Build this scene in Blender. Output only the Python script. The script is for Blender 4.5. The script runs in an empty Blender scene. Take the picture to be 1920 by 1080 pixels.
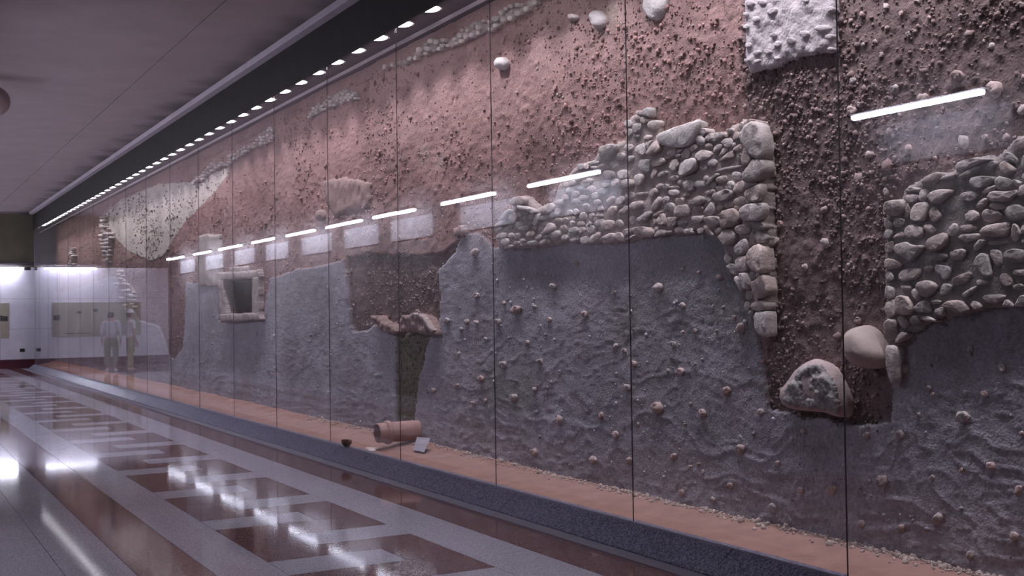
import bpy, bmesh, math, random
import numpy as np
from mathutils import Vector, Matrix

random.seed(7)
RNG = np.random.default_rng(11)
SC = bpy.context.scene
COL = SC.collection

# ------------------------------------------------------------------ camera
F_PX, YAW, PITCH, ROLL, EYE = 2148.6, .5106, .0213, .0139, 1.5
cy_, sy_ = math.cos(YAW), math.sin(YAW)
cp_, sp_ = math.cos(PITCH), math.sin(PITCH)
cr_, sr_ = math.cos(ROLL), math.sin(ROLL)
RGT = Vector((cy_, -sy_, 0)); FWD = Vector((sy_*cp_, cy_*cp_, sp_)); UPV = RGT.cross(FWD)
R2 = RGT*cr_ - UPV*sr_; U2 = RGT*sr_ + UPV*cr_
cam = bpy.data.objects.new('camera', bpy.data.cameras.new('camera')); COL.objects.link(cam)
M = Matrix((R2, U2, -FWD)).transposed().to_4x4(); M.translation = (0, 0, EYE)
cam.matrix_world = M
cam.data.sensor_width = 36; cam.data.lens = F_PX/1920*36; cam.data.clip_end = 200; cam.data.clip_start = .05
SC.camera = cam

# ------------------------------------------------------------------ world, exposure
w = bpy.data.worlds.new('world'); SC.world = w; w.use_nodes = True
w.node_tree.nodes['Background'].inputs[0].default_value = (.55, .5, .62, 1)
w.node_tree.nodes['Background'].inputs[1].default_value = .03
SC.view_settings.view_transform = 'Standard'; SC.view_settings.look = 'None'
SC.view_settings.exposure = 0.16; SC.view_settings.gamma = 1.0; SC.view_settings.use_curve_mapping = False
SPOT_W, TUBE_L, LENS_L = 62.0, 88.0, 14.0
SPOT_C, TUBE_C = (.98, .92, 1.0), (.82, .83, 1.0)

# ------------------------------------------------------------------ pixel (1920x1080) to plane helpers
def ray(px, py):
    return R2*((px-960)/F_PX) + U2*((540-py)/F_PX) + FWD
def onx(px, py, X):
    r = ray(px, py); t = X/r.x; return (r.y*t, EYE+r.z*t)          # (Y, z) on the plane x = X
GX, GZ0, GZ1 = 4.3074, .138, 4.20        # glass plane, bottom, top
SEAM0, SEAMP = 4.2585, 1.8652            # glass joints along Y
WX = 4.90                                # soil face
YN, YF, YE = 1.4, 37.06, 38.12           # near end, far end of the case, end wall
CZ = 4.72                                # ceiling

# ------------------------------------------------------------------ object helpers
def tag(o, label=None, cat=None, group=None, kind=None):
    if label: o['label'] = label
    if cat: o['category'] = cat
    if group: o['group'] = group
    if kind: o['kind'] = kind
    return o
def link(o, parent=None):
    COL.objects.link(o)
    if parent is not None:
        o.parent = parent
        o.matrix_parent_inverse = Matrix.Translation(-parent.location)
    return o
def empty(name, loc=(0, 0, 0)):
    o = bpy.data.objects.new(name, None); o.location = loc; o.empty_display_size = .1
    return link(o)
def meshobj(name, V, Fc, mat, parent=None, smooth=False, origin=None):
    V = np.asarray(V, float)
    if origin is None: origin = V.mean(axis=0)
    me = bpy.data.meshes.new(name)
    me.from_pydata((V-np.asarray(origin)).tolist(), [], [list(map(int, f)) for f in Fc]); me.update()
    if smooth: me.polygons.foreach_set('use_smooth', [True]*len(me.polygons))
    if mat: me.materials.append(mat)
    o = bpy.data.objects.new(name, me); o.location = origin
    return link(o, parent)
def box_vf(x0, x1, y0, y1, z0, z1, bev=0):
    V = [(x, y, z) for x in (x0, x1) for y in (y0, y1) for z in (z0, z1)]
    Fc = [(0, 1, 3, 2), (4, 6, 7, 5), (0, 4, 5, 1), (2, 3, 7, 6), (0, 2, 6, 4), (1, 5, 7, 3)]
    return V, Fc
def box(name, x0, x1, y0, y1, z0, z1, mat, parent=None, bevel=0):
    V, Fc = box_vf(x0, x1, y0, y1, z0, z1)
    o = meshobj(name, V, Fc, mat, parent)
    if bevel:
        bm = bmesh.new(); bm.from_mesh(o.data)
        bmesh.ops.bevel(bm, geom=bm.edges[:], offset=bevel, segments=2, affect='EDGES', profile=.6)
        bm.to_mesh(o.data); bm.free()
    return o
def lathe(name, prof, mat, parent, origin, axis='Z', n=24, rot=None, smooth=True):
    """prof: list of (radius, height) swept round the local axis, placed at origin with rot (Matrix 3x3)."""
    V = []; Fc = []
    for r, h in prof:
        for k in range(n):
            a = 2*math.pi*k/n; V.append(Vector((r*math.cos(a), r*math.sin(a), h)))
    for i in range(len(prof)-1):
        for k in range(n):
            Fc.append((i*n+k, i*n+(k+1) % n, (i+1)*n+(k+1) % n, (i+1)*n+k))
    if rot is not None: V = [rot @ v for v in V]
    V = [tuple(v+Vector(origin)) for v in V]
    return meshobj(name, V, Fc, mat, parent, smooth, origin=origin)

# ------------------------------------------------------------------ numpy noise
def _h(ix, iy, s):
    n = (ix.astype(np.int64)*374761393 + iy.astype(np.int64)*668265263 + s*1442695041) & 0xffffffff
    n = ((n ^ (n >> 13))*1274126177) & 0xffffffff
    return ((n ^ (n >> 16)) & 0xffff)/65535.0
def vnoise(x, y, s=0):
    ix = np.floor(x); iy = np.floor(y); fx = x-ix; fy = y-iy
    fx = fx*fx*fx*(fx*(fx*6-15)+10); fy = fy*fy*fy*(fy*(fy*6-15)+10)
    a = _h(ix, iy, s); b = _h(ix+1, iy, s); c = _h(ix, iy+1, s); d = _h(ix+1, iy+1, s)
    return (a+(b-a)*fx)*(1-fy) + (c+(d-c)*fx)*fy
def fbm(x, y, o=4, s=0):
    t = 0; a = .5; n = 0
    for k in range(o):
        t = t+a*vnoise(x, y, s+k*17); n += a; a *= .5; x = x*2.03+3.1; y = y*2.03+1.7
    return t/n
def inpoly(x, y, P):
    x = np.asarray(x); y = np.asarray(y); r = np.zeros(x.shape, bool); n = len(P)
    for i in range(n):
        x0, y0 = P[i]; x1, y1 = P[(i+1) % n]
        if y0 == y1: continue
        c = ((y0 > y) != (y1 > y)) & (x < (x1-x0)*(y-y0)/(y1-y0)+x0)
        r ^= c
    return r
def PX(poly, X):
    return [onx(a, b, X) for a, b in poly]

# ------------------------------------------------------------------ materials
def mat(name, col, rough=.8, var=.15, scale=8, bump=0, bscale=40, spec=.3, col2=None, metal=0, obj_rand=0, coat=0):
    m = bpy.data.materials.new(name); m.use_nodes = True
    nt = m.node_tree; b = nt.nodes['Principled BSDF']
    b.inputs['Roughness'].default_value = rough; b.inputs['Metallic'].default_value = metal
    b.inputs['Specular IOR Level'].default_value = spec
    if coat: b.inputs['Coat Weight'].default_value = coat; b.inputs['Coat Roughness'].default_value = .04
    tc = nt.nodes.new('ShaderNodeTexCoord')
    geo = nt.nodes.new('ShaderNodeNewGeometry')
    n = nt.nodes.new('ShaderNodeTexNoise'); n.inputs['Scale'].default_value = scale; n.inputs['Detail'].default_value = 6
    nt.links.new(geo.outputs['Position'], n.inputs['Vector'])
    r = nt.nodes.new('ShaderNodeValToRGB')
    c2 = col2 or tuple(min(1, c*(1+var)) for c in col); c1 = col if col2 else tuple(c*(1-var) for c in col)
    r.color_ramp.elements[0].position = .35; r.color_ramp.elements[1].position = .65
    r.color_ramp.elements[0].color = (*c1, 1); r.color_ramp.elements[1].color = (*c2, 1)
    nt.links.new(n.outputs['Fac'], r.inputs['Fac'])
    out = r.outputs['Color']
    if obj_rand:
        oi = nt.nodes.new('ShaderNodeObjectInfo'); hs = nt.nodes.new('ShaderNodeHueSaturation')
        mr = nt.nodes.new('ShaderNodeMapRange'); mr.inputs['To Min'].default_value = 1-obj_rand; mr.inputs['To Max'].default_value = 1+obj_rand
        nt.links.new(oi.outputs['Random'], mr.inputs['Value']); nt.links.new(mr.outputs[0], hs.inputs['Value'])
        mr2 = nt.nodes.new('ShaderNodeMapRange'); mr2.inputs['To Min'].default_value = .6; mr2.inputs['To Max'].default_value = 1.5
        mul = nt.nodes.new('ShaderNodeMath'); mul.operation = 'MULTIPLY'; mul.inputs[1].default_value = 7.31
        fr = nt.nodes.new('ShaderNodeMath'); fr.operation = 'FRACT'
        nt.links.new(oi.outputs['Random'], mul.inputs[0]); nt.links.new(mul.outputs[0], fr.inputs[0])
        nt.links.new(fr.outputs[0], mr2.inputs['Value']); nt.links.new(mr2.outputs[0], hs.inputs['Saturation'])
        nt.links.new(out, hs.inputs['Color']); out = hs.outputs['Color']
    nt.links.new(out, b.inputs['Base Color'])
    if bump:
        n2 = nt.nodes.new('ShaderNodeTexNoise'); n2.inputs['Scale'].default_value = bscale; n2.inputs['Detail'].default_value = 6
        nt.links.new(geo.outputs['Position'], n2.inputs['Vector'])
        bp = nt.nodes.new('ShaderNodeBump'); bp.inputs['Strength'].default_value = bump; bp.inputs['Distance'].default_value = .01
        nt.links.new(n2.outputs['Fac'], bp.inputs['Height']); nt.links.new(bp.outputs['Normal'], b.inputs['Normal'])
    return m
def granite(name, base, dark, light, rough=.055, scale=190):
    m = bpy.data.materials.new(name); m.use_nodes = True
    nt = m.node_tree; b = nt.nodes['Principled BSDF']; b.inputs['Roughness'].default_value = rough; b.inputs['Specular IOR Level'].default_value = .22
    geo = nt.nodes.new('ShaderNodeNewGeometry')
    v = nt.nodes.new('ShaderNodeTexVoronoi'); v.inputs['Scale'].default_value = scale
    nt.links.new(geo.outputs['Position'], v.inputs['Vector'])
    sx = nt.nodes.new('ShaderNodeSeparateColor'); nt.links.new(v.outputs['Color'], sx.inputs[0])
    r = nt.nodes.new('ShaderNodeValToRGB'); r.color_ramp.interpolation = 'LINEAR'
    e = r.color_ramp.elements; e[0].position = 0; e[0].color = (*dark, 1); e[1].position = 1; e[1].color = (*light, 1)
    k = e.new(.45); k.color = (*base, 1)
    nt.links.new(sx.outputs[0], r.inputs['Fac'])
    n = nt.nodes.new('ShaderNodeTexNoise'); n.inputs['Scale'].default_value = 1.1; n.inputs['Detail'].default_value = 3
    nt.links.new(geo.outputs['Position'], n.inputs['Vector'])
    mr = nt.nodes.new('ShaderNodeMapRange'); mr.inputs['To Min'].default_value = .9; mr.inputs['To Max'].default_value = 1.1
    nt.links.new(n.outputs['Fac'], mr.inputs['Value'])
    hs = nt.nodes.new('ShaderNodeHueSaturation'); nt.links.new(mr.outputs[0], hs.inputs['Value']); nt.links.new(r.outputs['Color'], hs.inputs['Color'])
    nt.links.new(hs.outputs['Color'], b.inputs['Base Color'])
    mr2 = nt.nodes.new('ShaderNodeMapRange'); mr2.inputs['To Min'].default_value = rough*.7; mr2.inputs['To Max'].default_value = rough*1.4
    nt.links.new(n.outputs['Fac'], mr2.inputs['Value']); nt.links.new(mr2.outputs[0], b.inputs['Roughness'])
    return m
def emit(name, col, s):
    m = bpy.data.materials.new(name); m.use_nodes = True; nt = m.node_tree
    nt.nodes.remove(nt.nodes['Principled BSDF']); e = nt.nodes.new('ShaderNodeEmission')
    e.inputs[0].default_value = (*col, 1); e.inputs[1].default_value = s
    nt.links.new(e.outputs[0], nt.nodes['Material Output'].inputs[0]); return m
def glass(name):
    m = bpy.data.materials.new(name); m.use_nodes = True; nt = m.node_tree
    nt.nodes.remove(nt.nodes['Principled BSDF'])
    t = nt.nodes.new('ShaderNodeBsdfTransparent'); t.inputs[0].default_value = (.965, .97, .985, 1)
    g = nt.nodes.new('ShaderNodeBsdfGlossy'); g.inputs['Roughness'].default_value = 0.0; g.inputs[0].default_value = (1, 1, 1, 1)
    geo = nt.nodes.new('ShaderNodeNewGeometry')
    mr = nt.nodes.new('ShaderNodeMapRange'); mr.inputs['To Min'].default_value = 1.5; mr.inputs['To Max'].default_value = 1/1.5
    nt.links.new(geo.outputs['Backfacing'], mr.inputs['Value'])          # same reflectance from both sides of each face
    f = nt.nodes.new('ShaderNodeFresnel'); nt.links.new(mr.outputs[0], f.inputs['IOR'])
    mx = nt.nodes.new('ShaderNodeMixShader')
    nt.links.new(f.outputs[0], mx.inputs[0]); nt.links.new(t.outputs[0], mx.inputs[1]); nt.links.new(g.outputs[0], mx.inputs[2])
    nt.links.new(mx.outputs[0], nt.nodes['Material Output'].inputs[0]); return m

M_GREY = granite('grey_granite', (.40, .365, .43), (.25, .23, .28), (.56, .53, .60))
M_BRN = granite('red_brown_granite', (.15, .075, .075), (.08, .04, .042), (.25, .145, .14))
M_KERB = granite('blue_granite', (.13, .125, .18), (.05, .05, .085), (.28, .27, .36), rough=.3, scale=120)
M_GROUT = mat('floor_grout', (.12, .11, .12), .8, .1)
M_CEIL = mat('ceiling_paint', (.30, .25, .265), .85, .05, 2)
M_BLACK = mat('black_paint', (.018, .015, .015), .7, .2, 3)
M_TRIM = mat('grey_trim', (.55, .48, .54), .5, .06, 5)
M_PALE = mat('pale_rail', (.62, .55, .58), .35, .05, 5)
M_MARBLE = mat('white_marble', (.66, .63, .72), .18, .1, 1.6, spec=.5, col2=(.78, .76, .82))
M_KHAKI = mat('khaki_paint', (.16, .145, .105), .8, .08, 3)
M_CORN = mat('cornice_paint', (.10, .085, .09), .7, .1, 3)
M_RED = mat('dark_red_base', (.09, .018, .03), .4, .15, 4)
M_WHITE = mat('white_panel', (.80, .80, .84), .5, .03, 3)
M_DIMWALL = mat('dim_plaster', (.20, .18, .18), .85, .08, 2)
M_POST = mat('cream_poster', (.37, .335, .265), .6, .06, 3)
M_INK = mat('dark_print', (.05, .05, .055), .6, .2, 12)
M_SOCK = mat('dark_plastic', (.03, .025, .03), .5, .1)
M_JOINT = mat('black_silicone', (.045, .04, .045), .35, .1)
M_STONE = mat('field_stone', (.45, .395, .375), .9, .2, 14, bump=.5, bscale=60, obj_rand=.22)
M_PINKST = mat('pink_boulder', (.45, .37, .345), .75, .13, 7, bump=.15, bscale=50)
M_ROUGHST = mat('pitted_rock', (.24, .23, .235), .95, .2, 22, bump=.8, bscale=45, col2=(.46, .43, .42))
M_RIND = mat('pale_rind', (.46, .37, .36), .9, .12, 14, bump=.4, bscale=60)
M_PALEST = mat('pale_limestone', (.50, .45, .44), .9, .1, 12, bump=.5, bscale=60, obj_rand=.08)
M_LOOSE = mat('clay_pebble', (.45, .365, .35), .9, .15, 20, bump=.4, bscale=80, obj_rand=.22)
M_MORT = mat('earth_mortar', (.37, .31, .29), .95, .15, 9, bump=.7, bscale=70)
M_MORTG = mat('grey_mortar', (.275, .245, .24), .95, .15, 9, bump=.7, bscale=70)
M_SLAB = mat('lime_plaster', (.50, .45, .465), .95, .1, 10, bump=.8, bscale=50)
M_SAND = mat('orange_sand', (.30, .175, .145), .95, .12, 6, bump=.5, bscale=140)
M_RUBBLE = mat('pale_rubble', (.46, .40, .37), .95, .15, 30, bump=.5, bscale=80)
M_TERRA = mat('terracotta', (.40, .25, .225), .7, .12, 9, bump=.15, bscale=60)
M_DARK = mat('cavity_shade', (.03, .03, .028), .95, .3, 6)
M_CIST = mat('pink_frame_stone', (.40, .335, .315), .9, .14, 10, bump=.5, bscale=50)
M_TANL = mat('tan_earth', (.29, .205, .19), .95, .14, 9, bump=.6, bscale=60)
M_CARD = mat('grey_card', (.30, .285, .33), .4, .03, 3)
M_POWDER = mat('pale_powder', (.60, .55, .52), .95, .08, 20, bump=.4, bscale=150)
M_CASE = mat('case_end_panel', (.17, .165, .21), .7, .06, 3)
M_GLASS = glass('clear_glass')
M_TUBE = emit('tube_glow', TUBE_C, TUBE_L)
M_LENS = emit('downlight_glow', (1, .95, 1), LENS_L)

# ================================================================== SETTING
# floor: joint bed with granite slabs laid on it (pattern of stripes and a meander)
floor = tag(box('floor', -6.2, 5.3, -6.2, YE+.1, -.12, -.006, M_GROUT), 'polished granite floor with grey and brown key pattern', None, None, 'structure')
SEAM_Y = 9.55; TS = 1.63
def slab(name, x0, x1, y0, y1, m):
    g = .002
    V, Fc = box_vf(x0+g, x1-g, y0+g, y1-g, -.02, 0)
    return meshobj(name, V, Fc, m, floor)
XA, XB, XC, XD, XE, XF_ = 1.354, 1.746, 2.110, 3.213, 3.627, 3.985
k0 = -8
ys = [SEAM_Y+TS*2*k for k in range(-5, 9)]
ys = [y for y in ys if y < YE-.5]+[YE]
for a, b in zip(ys[:-1], ys[1:]):
    slab('brown_stripe_slab', XA, XB, a, b, M_BRN)
    slab('grey_stripe_slab', XB, XC, a, b, M_GREY)
    slab('grey_stripe_slab', XD, XE, a, b, M_GREY)
    slab('brown_stripe_slab', XE, XF_, a, b, M_BRN)
    for x0, x1 in ((.99, XA), (.06, .99)):
        slab('grey_floor_slab', x0, x1, a, b, M_GREY)
    if a < 5.4:
        for x0, x1 in ((-.87, .06), (-2.5, -.87), (-4.1, -2.5), (-5.8, -4.1)): slab('grey_floor_slab', x0, x1, a, min(b, 5.5), M_GREY)
# meander: brown field cut by grey bars from either side
XL, XR = 2.490, 2.850
for k in range(-6, 18):
    yl = 9.91+TS*k; yr = yl-TS/2-.055
    hb = .205
    if yl+hb > YE or yr-hb < ys[0]: continue
    slab('grey_key_bar', XC, XR, yl-hb, yl+hb, M_GREY)
    slab('grey_key_bar', XL, XD, yr-hb, yr+hb, M_GREY)
    slab('brown_key_slab', XC, XD, yr+hb, yl-hb, M_BRN)
    slab('brown_key_slab', XR, XD, yl-hb, yl+hb, M_BRN)
    slab('brown_key_slab', XC, XL, yr-hb, yr+hb, M_BRN)
    slab('brown_key_slab', XC, XD, yl+hb, yr+TS-hb, M_BRN)

# granite kerb with sloped face, in separate stones
kerb = empty('trim_1', (4.2, YN, 0)); tag(kerb, 'blue-grey granite kerb along the foot of the glass', None, None, 'structure')
y = YN-.02; KL = 1.243
while y < YF-.05:
    y1 = min(y+KL, YF); g = .0025
    pr = [(4.105, -.02), (4.11, .012), (4.262, .128), (4.275, .134), (4.36, .134), (4.36, -.02)]
    V = [(a, y+g, b) for a, b in pr]+[(a, y1-g, b) for a, b in pr]; n = len(pr)
    Fc = [tuple(range(n))[::-1], tuple(range(n, 2*n))]+[(i, (i+1) % n, n+(i+1) % n, n+i) for i in range(n)]
    Fc = [f[::-1] for f in Fc]
    meshobj('kerb_stone', V, Fc, M_KERB, kerb); y = y1
tag(box('trim_2', XF_+.002, 4.104, YN-.3, YF, -.02, .004, mat('floor_strip', (.20, .185, .225), .35, .08, 6)),
    'thin grey strip between brown floor band and kerb', None, None, 'structure')

# ceiling of wide boards with a dark joint
ceil = tag(box('ceiling', -6.2, 5.6, -6.2, YE+.1, CZ+.012, CZ+.12, M_BLACK), 'low grey ceiling with dark board joints', None, None, 'structure')
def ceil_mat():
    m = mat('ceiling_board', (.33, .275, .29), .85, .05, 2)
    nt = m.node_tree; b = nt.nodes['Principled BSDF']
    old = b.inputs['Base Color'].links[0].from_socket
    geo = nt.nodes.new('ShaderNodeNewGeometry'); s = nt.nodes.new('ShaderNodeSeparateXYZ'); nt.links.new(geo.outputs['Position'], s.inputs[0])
    # ragged dark streaks from stretched noise, stronger towards the edge trim
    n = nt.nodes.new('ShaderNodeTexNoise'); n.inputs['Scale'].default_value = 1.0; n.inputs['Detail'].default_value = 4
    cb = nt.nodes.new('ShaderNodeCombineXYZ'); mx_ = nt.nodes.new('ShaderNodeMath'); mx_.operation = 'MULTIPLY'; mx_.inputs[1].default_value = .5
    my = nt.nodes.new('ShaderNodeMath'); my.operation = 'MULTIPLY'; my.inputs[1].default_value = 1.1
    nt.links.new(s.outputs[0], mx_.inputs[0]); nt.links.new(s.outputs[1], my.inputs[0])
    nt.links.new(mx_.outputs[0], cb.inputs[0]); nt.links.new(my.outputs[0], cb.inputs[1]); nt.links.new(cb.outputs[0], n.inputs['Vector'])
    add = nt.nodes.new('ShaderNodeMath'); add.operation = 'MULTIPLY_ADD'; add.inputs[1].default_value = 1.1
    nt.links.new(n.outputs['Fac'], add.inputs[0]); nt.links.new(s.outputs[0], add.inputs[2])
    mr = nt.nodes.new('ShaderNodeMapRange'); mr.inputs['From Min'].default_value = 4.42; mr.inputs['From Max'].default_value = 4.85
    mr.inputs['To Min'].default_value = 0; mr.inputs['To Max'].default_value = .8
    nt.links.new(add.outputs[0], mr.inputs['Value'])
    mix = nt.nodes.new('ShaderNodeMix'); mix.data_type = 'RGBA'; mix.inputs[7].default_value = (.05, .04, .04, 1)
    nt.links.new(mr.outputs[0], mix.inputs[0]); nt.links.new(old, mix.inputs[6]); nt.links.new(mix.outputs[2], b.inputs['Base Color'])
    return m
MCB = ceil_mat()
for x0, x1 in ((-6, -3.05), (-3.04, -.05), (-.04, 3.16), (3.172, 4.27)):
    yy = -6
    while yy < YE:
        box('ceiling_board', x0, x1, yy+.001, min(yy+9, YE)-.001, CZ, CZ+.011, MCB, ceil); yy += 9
tag(box('trim_3', 4.17, 4.27, -2, YF, 4.64, CZ-.001, M_TRIM), 'grey metal edge strip between ceiling and black fascia', None, None, 'structure')
tag(box('trim_4', 4.272, 4.30, YN-.4, YF, 4.175, CZ-.001, M_BLACK), 'black fascia above the glass front', None, None, 'structure')
tag(box('trim_5', 4.301, 5.25, YN-.4, YF, 4.292, 4.33, mat('soffit_paint', (.11, .10, .12), .8, .1)), 'dark soffit holding the row of downlights', None, None, 'structure')
tag(box('trim_6', 4.318, 4.332, YN-.3, YF-1, 4.015, 4.045, M_PALE), 'thin pale rail running along the upper glass', None, None, 'structure')
tag(box('wall_case_end', 4.302, 5.25, YF-.04, YF, 0, 4.29, M_CASE), 'dark blue-grey panel closing the far end of the case', None, None, 'structure')

# end wall of marble slabs with khaki band above
wb = tag(box('wall_back', -.2, 5.6, YE, YE+.15, 0, CZ, M_KHAKI), 'end wall of white marble below a khaki band', None, None, 'structure')
xs = [.0, 1.15, 2.3, 3.45, 4.6, 5.3]
for i in range(5):
    for z0, z1 in ((.27, 1.2), (1.2, 2.13), (2.13, 3.1)):
        box('marble_panel', xs[i]+.003, xs[i+1]-.003, YE-.02, YE-.001, z0+.003, z1-.003, M_MARBLE, wb)
tag(box('trim_7', 0, 5.3, YE-.12, YE-.001, 3.14, 3.26, M_CORN), 'dark ledge above the tubes on the end wall', None, None, 'structure')
tag(box('baseboard_back', .05, 5.3, YE-.03, YE-.001, .0, .25, M_RED), 'dark red skirting along the end wall', None, None, 'structure')
# hall wall on the camera side (seen only mirrored in the glass)
wl = tag(box('wall_left', -.2, .05, 5.5, YE, 0, CZ, M_DIMWALL), 'dim plaster wall opposite the glass', None, None, 'structure')
tag(box('wall_return', -6.2, -.2, 5.5, 5.7, 0, CZ, M_DIMWALL), 'dim wall turning the corner of the hall', None, None, 'structure')
tag(box('wall_side', -6.3, -6.1, -6.2, 5.5, 0, CZ, M_DIMWALL), 'dim side wall of the hall', None, None, 'structure')
tag(box('wall_front', -6.2, 5.6, -6.3, -6.1, 0, CZ, M_DIMWALL), 'dim wall behind the viewer', None, None, 'structure')
tag(box('wall_near_right', 4.31, 5.5, -6.1, YN-.05, 0, CZ, M_DIMWALL), 'plain wall before the glass case begins', None, None, 'structure')

# glass front: panes, black joints
win = empty('window_1', (GX, YN, GZ0)); tag(win, 'tall frameless glass front before the excavation wall', None, None, 'structure')
seams = [SEAM0+SEAMP*k for k in range(-2, 19)]
edges = [YN]+[s for s in seams if YN+.2 < s < YF-.2]+[YF-.005]
for i in range(len(edges)-1):
    a, b = edges[i]+.004, edges[i+1]-.004
    tz = (random.random()-.5)*.0045; ty = (random.random()-.5)*.002      # panes hang a hair out of line
    V, Fc = box_vf(GX-.006, GX+.006, a, b, GZ0, GZ1+.03)
    c = Vector((GX, (a+b)/2, (GZ0+GZ1)/2)); R = Matrix.Rotation(tz, 3, 'Z') @ Matrix.Rotation(ty, 3, 'Y')
    V = [tuple(R @ (Vector(v)-c)+c) for v in V]
    meshobj('glass_pane', V, Fc, M_GLASS, win)
for s in edges[1:-1]:
    box('pane_joint', GX-.003, GX+.003, s-.0026, s+.0026, GZ0, GZ1, M_JOINT, win)

# ================================================================== EXCAVATION WALL (relief mesh)
ZG1 = [(345, 1500), (345, 660), (350, 600), (350, 545), (352, 530), (412, 533), (412, 602), (486, 602), (497, 600), (503, 560), (510, 522), (560, 506), (600, 500), (648, 488),
       (655, 520), (658, 570), (660, 608), (668, 622), (690, 620), (705, 608), (720, 622), (745, 628), (812, 628), (826, 615), (828, 560), (828, 505), (842, 490), (858, 478),
       (866, 450), (880, 436), (900, 438), (920, 455), (935, 466), (1000, 445), (1360, 430), (1380, 520), (1420, 600), (1436, 690), (1442, 745), (1452, 770), (1500, 778),
       (1590, 795), (1675, 797), (1682, 720), (1692, 640), (1760, 590), (2100, 530), (2600, 530), (2600, 1700)]
ZG2 = [(66, 1000), (66, 560), (150, 540), (205, 520), (222, 520), (240, 560), (262, 600), (300, 612), (318, 668), (330, 674), (345, 655), (345, 1000)]
ZGV = [(745, 625), (812, 625), (800, 660), (790, 710), (778, 795), (745, 790)]
ZD1 = [(1402, -600), (1395, 130), (1406, 232), (1436, 250), (1442, 640), (1436, 690), (1442, 745), (1452, 770), (1590, 797), (1677, 799), (1700, 600), (2600, 560), (2600, -600)]
ZD2 = [(652, 484), (690, 474), (760, 478), (830, 474), (866, 450), (858, 478), (842, 490), (828, 505), (828, 615), (812, 628), (745, 628), (705, 608), (690, 620), (668, 622), (660, 608), (655, 520)]
ZD3 = [(225, 495), (260, 478), (320, 470), (352, 490), (350, 600), (345, 655), (330, 674), (318, 668), (300, 612), (262, 600), (240, 560)]
ZT = [(192, 405), (230, 372), (300, 345), (362, 342), (432, 312), (428, 330), (400, 365), (372, 395), (345, 420), (325, 450), (312, 475), (285, 490), (240, 470), (212, 440)]
ZONES = [(PX(p, WX), n) for p, n in ((ZD1, 'dark'), (ZD2, 'pit'), (ZD3, 'maroon'), (ZT, 'tan'), (ZG1, 'grey'), (ZG2, 'grey'), (ZGV, 'gravel'))]
ZCOL = {'red': (.275, .168, .155), 'dark': (.20, .146, .143), 'pit': (.18, .132, .125), 'maroon': (.20, .125, .12), 'tan': (.50, .44, .40), 'grey': (.335, .316, .358), 'gravel': (.15, .135, .095)}
ZH = {'red': .012, 'dark': 0, 'pit': -.02, 'maroon': .004, 'tan': .018, 'grey': .028, 'gravel': .0}
ZID = ['red', 'dark', 'pit', 'maroon', 'tan', 'grey', 'gravel']
def zone_of(Y, Z):
    wy = (fbm(Y*6, Z*6, 3, 5)-.5)*.05; wz = (fbm(Y*6, Z*6, 3, 9)-.5)*.05
    zi = np.zeros(Y.shape, int)
    for P, n in ZONES: zi[inpoly(Y+wy, Z+wz, P)] = ZID.index(n)
    return zi
CIST_IN = PX([(417, 526), (472, 522), (473, 590), (424, 592)], WX-.02)
def height(Y, Z, zi):
    hz = np.array([ZH[n] for n in ZID])[zi]
    h = hz + (fbm(Y*.9, Z*.9, 3, 1)-.5)*.045 + (fbm(Y*5, Z*5, 4, 2)-.5)*.02*np.where(zi == 5, .6, 1) + (fbm(Y*24, Z*24, 3, 3)-.5)*.009*np.where(zi == 5, .6, 1)
    g = zi == ZID.index('grey')
    # trowel strokes in the grey clay: warped, mostly level ridges
    wv = fbm(Y*1.3, Z*1.3, 3, 21)*7
    rd = 1-np.abs(2*vnoise(Y*2.2+wv, Z*15+fbm(Y*1.7, Z*1.7, 3, 23)*9, 31)-1)
    rd2 = 1-np.abs(2*vnoise(Y*7+wv*2, Z*30+wv*3, 33)-1)
    lowz = np.clip((2.0-Z)/1.5, 0, 1)
    h = h + g*(rd**12*(.002+.006*lowz) + rd2**12*.003)
    d = ~g & (zi != ZID.index('tan'))
    cl = np.clip(fbm(Y*17, Z*17, 3, 41)-.52, 0, 1)
    h = h + d*cl*.032
    return h
def axis_y():
    out = [YN]; 
    while out[-1] < YF-.05:
        f = out[-1]*.872+2.4; out.append(out[-1]+min(.034, max(.0105, .0105*(f/6.6)**2)))
    return np.array(out)
ay = axis_y(); az = np.arange(.08, 4.30, .0115)
GYm, GZm = np.meshgrid(ay, az)
zi = zone_of(GYm, GZm); hh = height(GYm, GZm, zi)
cin = inpoly(GYm, GZm, CIST_IN); hh[cin] = -.34
HN, HY, HZ = hh, ay, az
def surf(Y, Z):                       # soil surface x at a wall point
    j = int(np.clip(np.searchsorted(ay, Y), 0, len(ay)-1)); i = int(np.clip(round((Z-.08)/.0115), 0, len(az)-1))
    return WX-hh[i, j]
nz, ny = GYm.shape
V = np.stack([WX-hh, GYm, GZm], -1).reshape(-1, 3)
idx = np.arange(nz*ny).reshape(nz, ny)
quads = np.stack([idx[:-1, :-1], idx[1:, :-1], idx[1:, 1:], idx[:-1, 1:]], -1).reshape(-1, 4)
cc = np.array([ZCOL[n] for n in ZID])[zi]
tone = 1+(fbm(GYm*1.1, GZm*1.1, 4, 51)-.5)*.75+(fbm(GYm*9, GZm*9, 3, 52)-.5)*.35
dust = np.clip((fbm(GYm*.55, GZm*.8, 4, 53)-.45)*3, 0, 1)*(zi == 0)*.5
cc = cc*tone[..., None]; cc = cc*(1-dust[..., None])+np.array((.37, .255, .24))*dust[..., None]
brown = np.clip((fbm(GYm*1.6, GZm*2.2, 4, 57)-.5)*4, 0, 1)*(zi == 5)*.45
cc = cc*(1-brown[..., None])+np.array((.29, .245, .25))*brown[..., None]
green = np.clip((fbm(GYm*.8+9, GZm*1.2, 3, 58)-.56)*6, 0, 1)*(zi == 5)*.35
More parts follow.
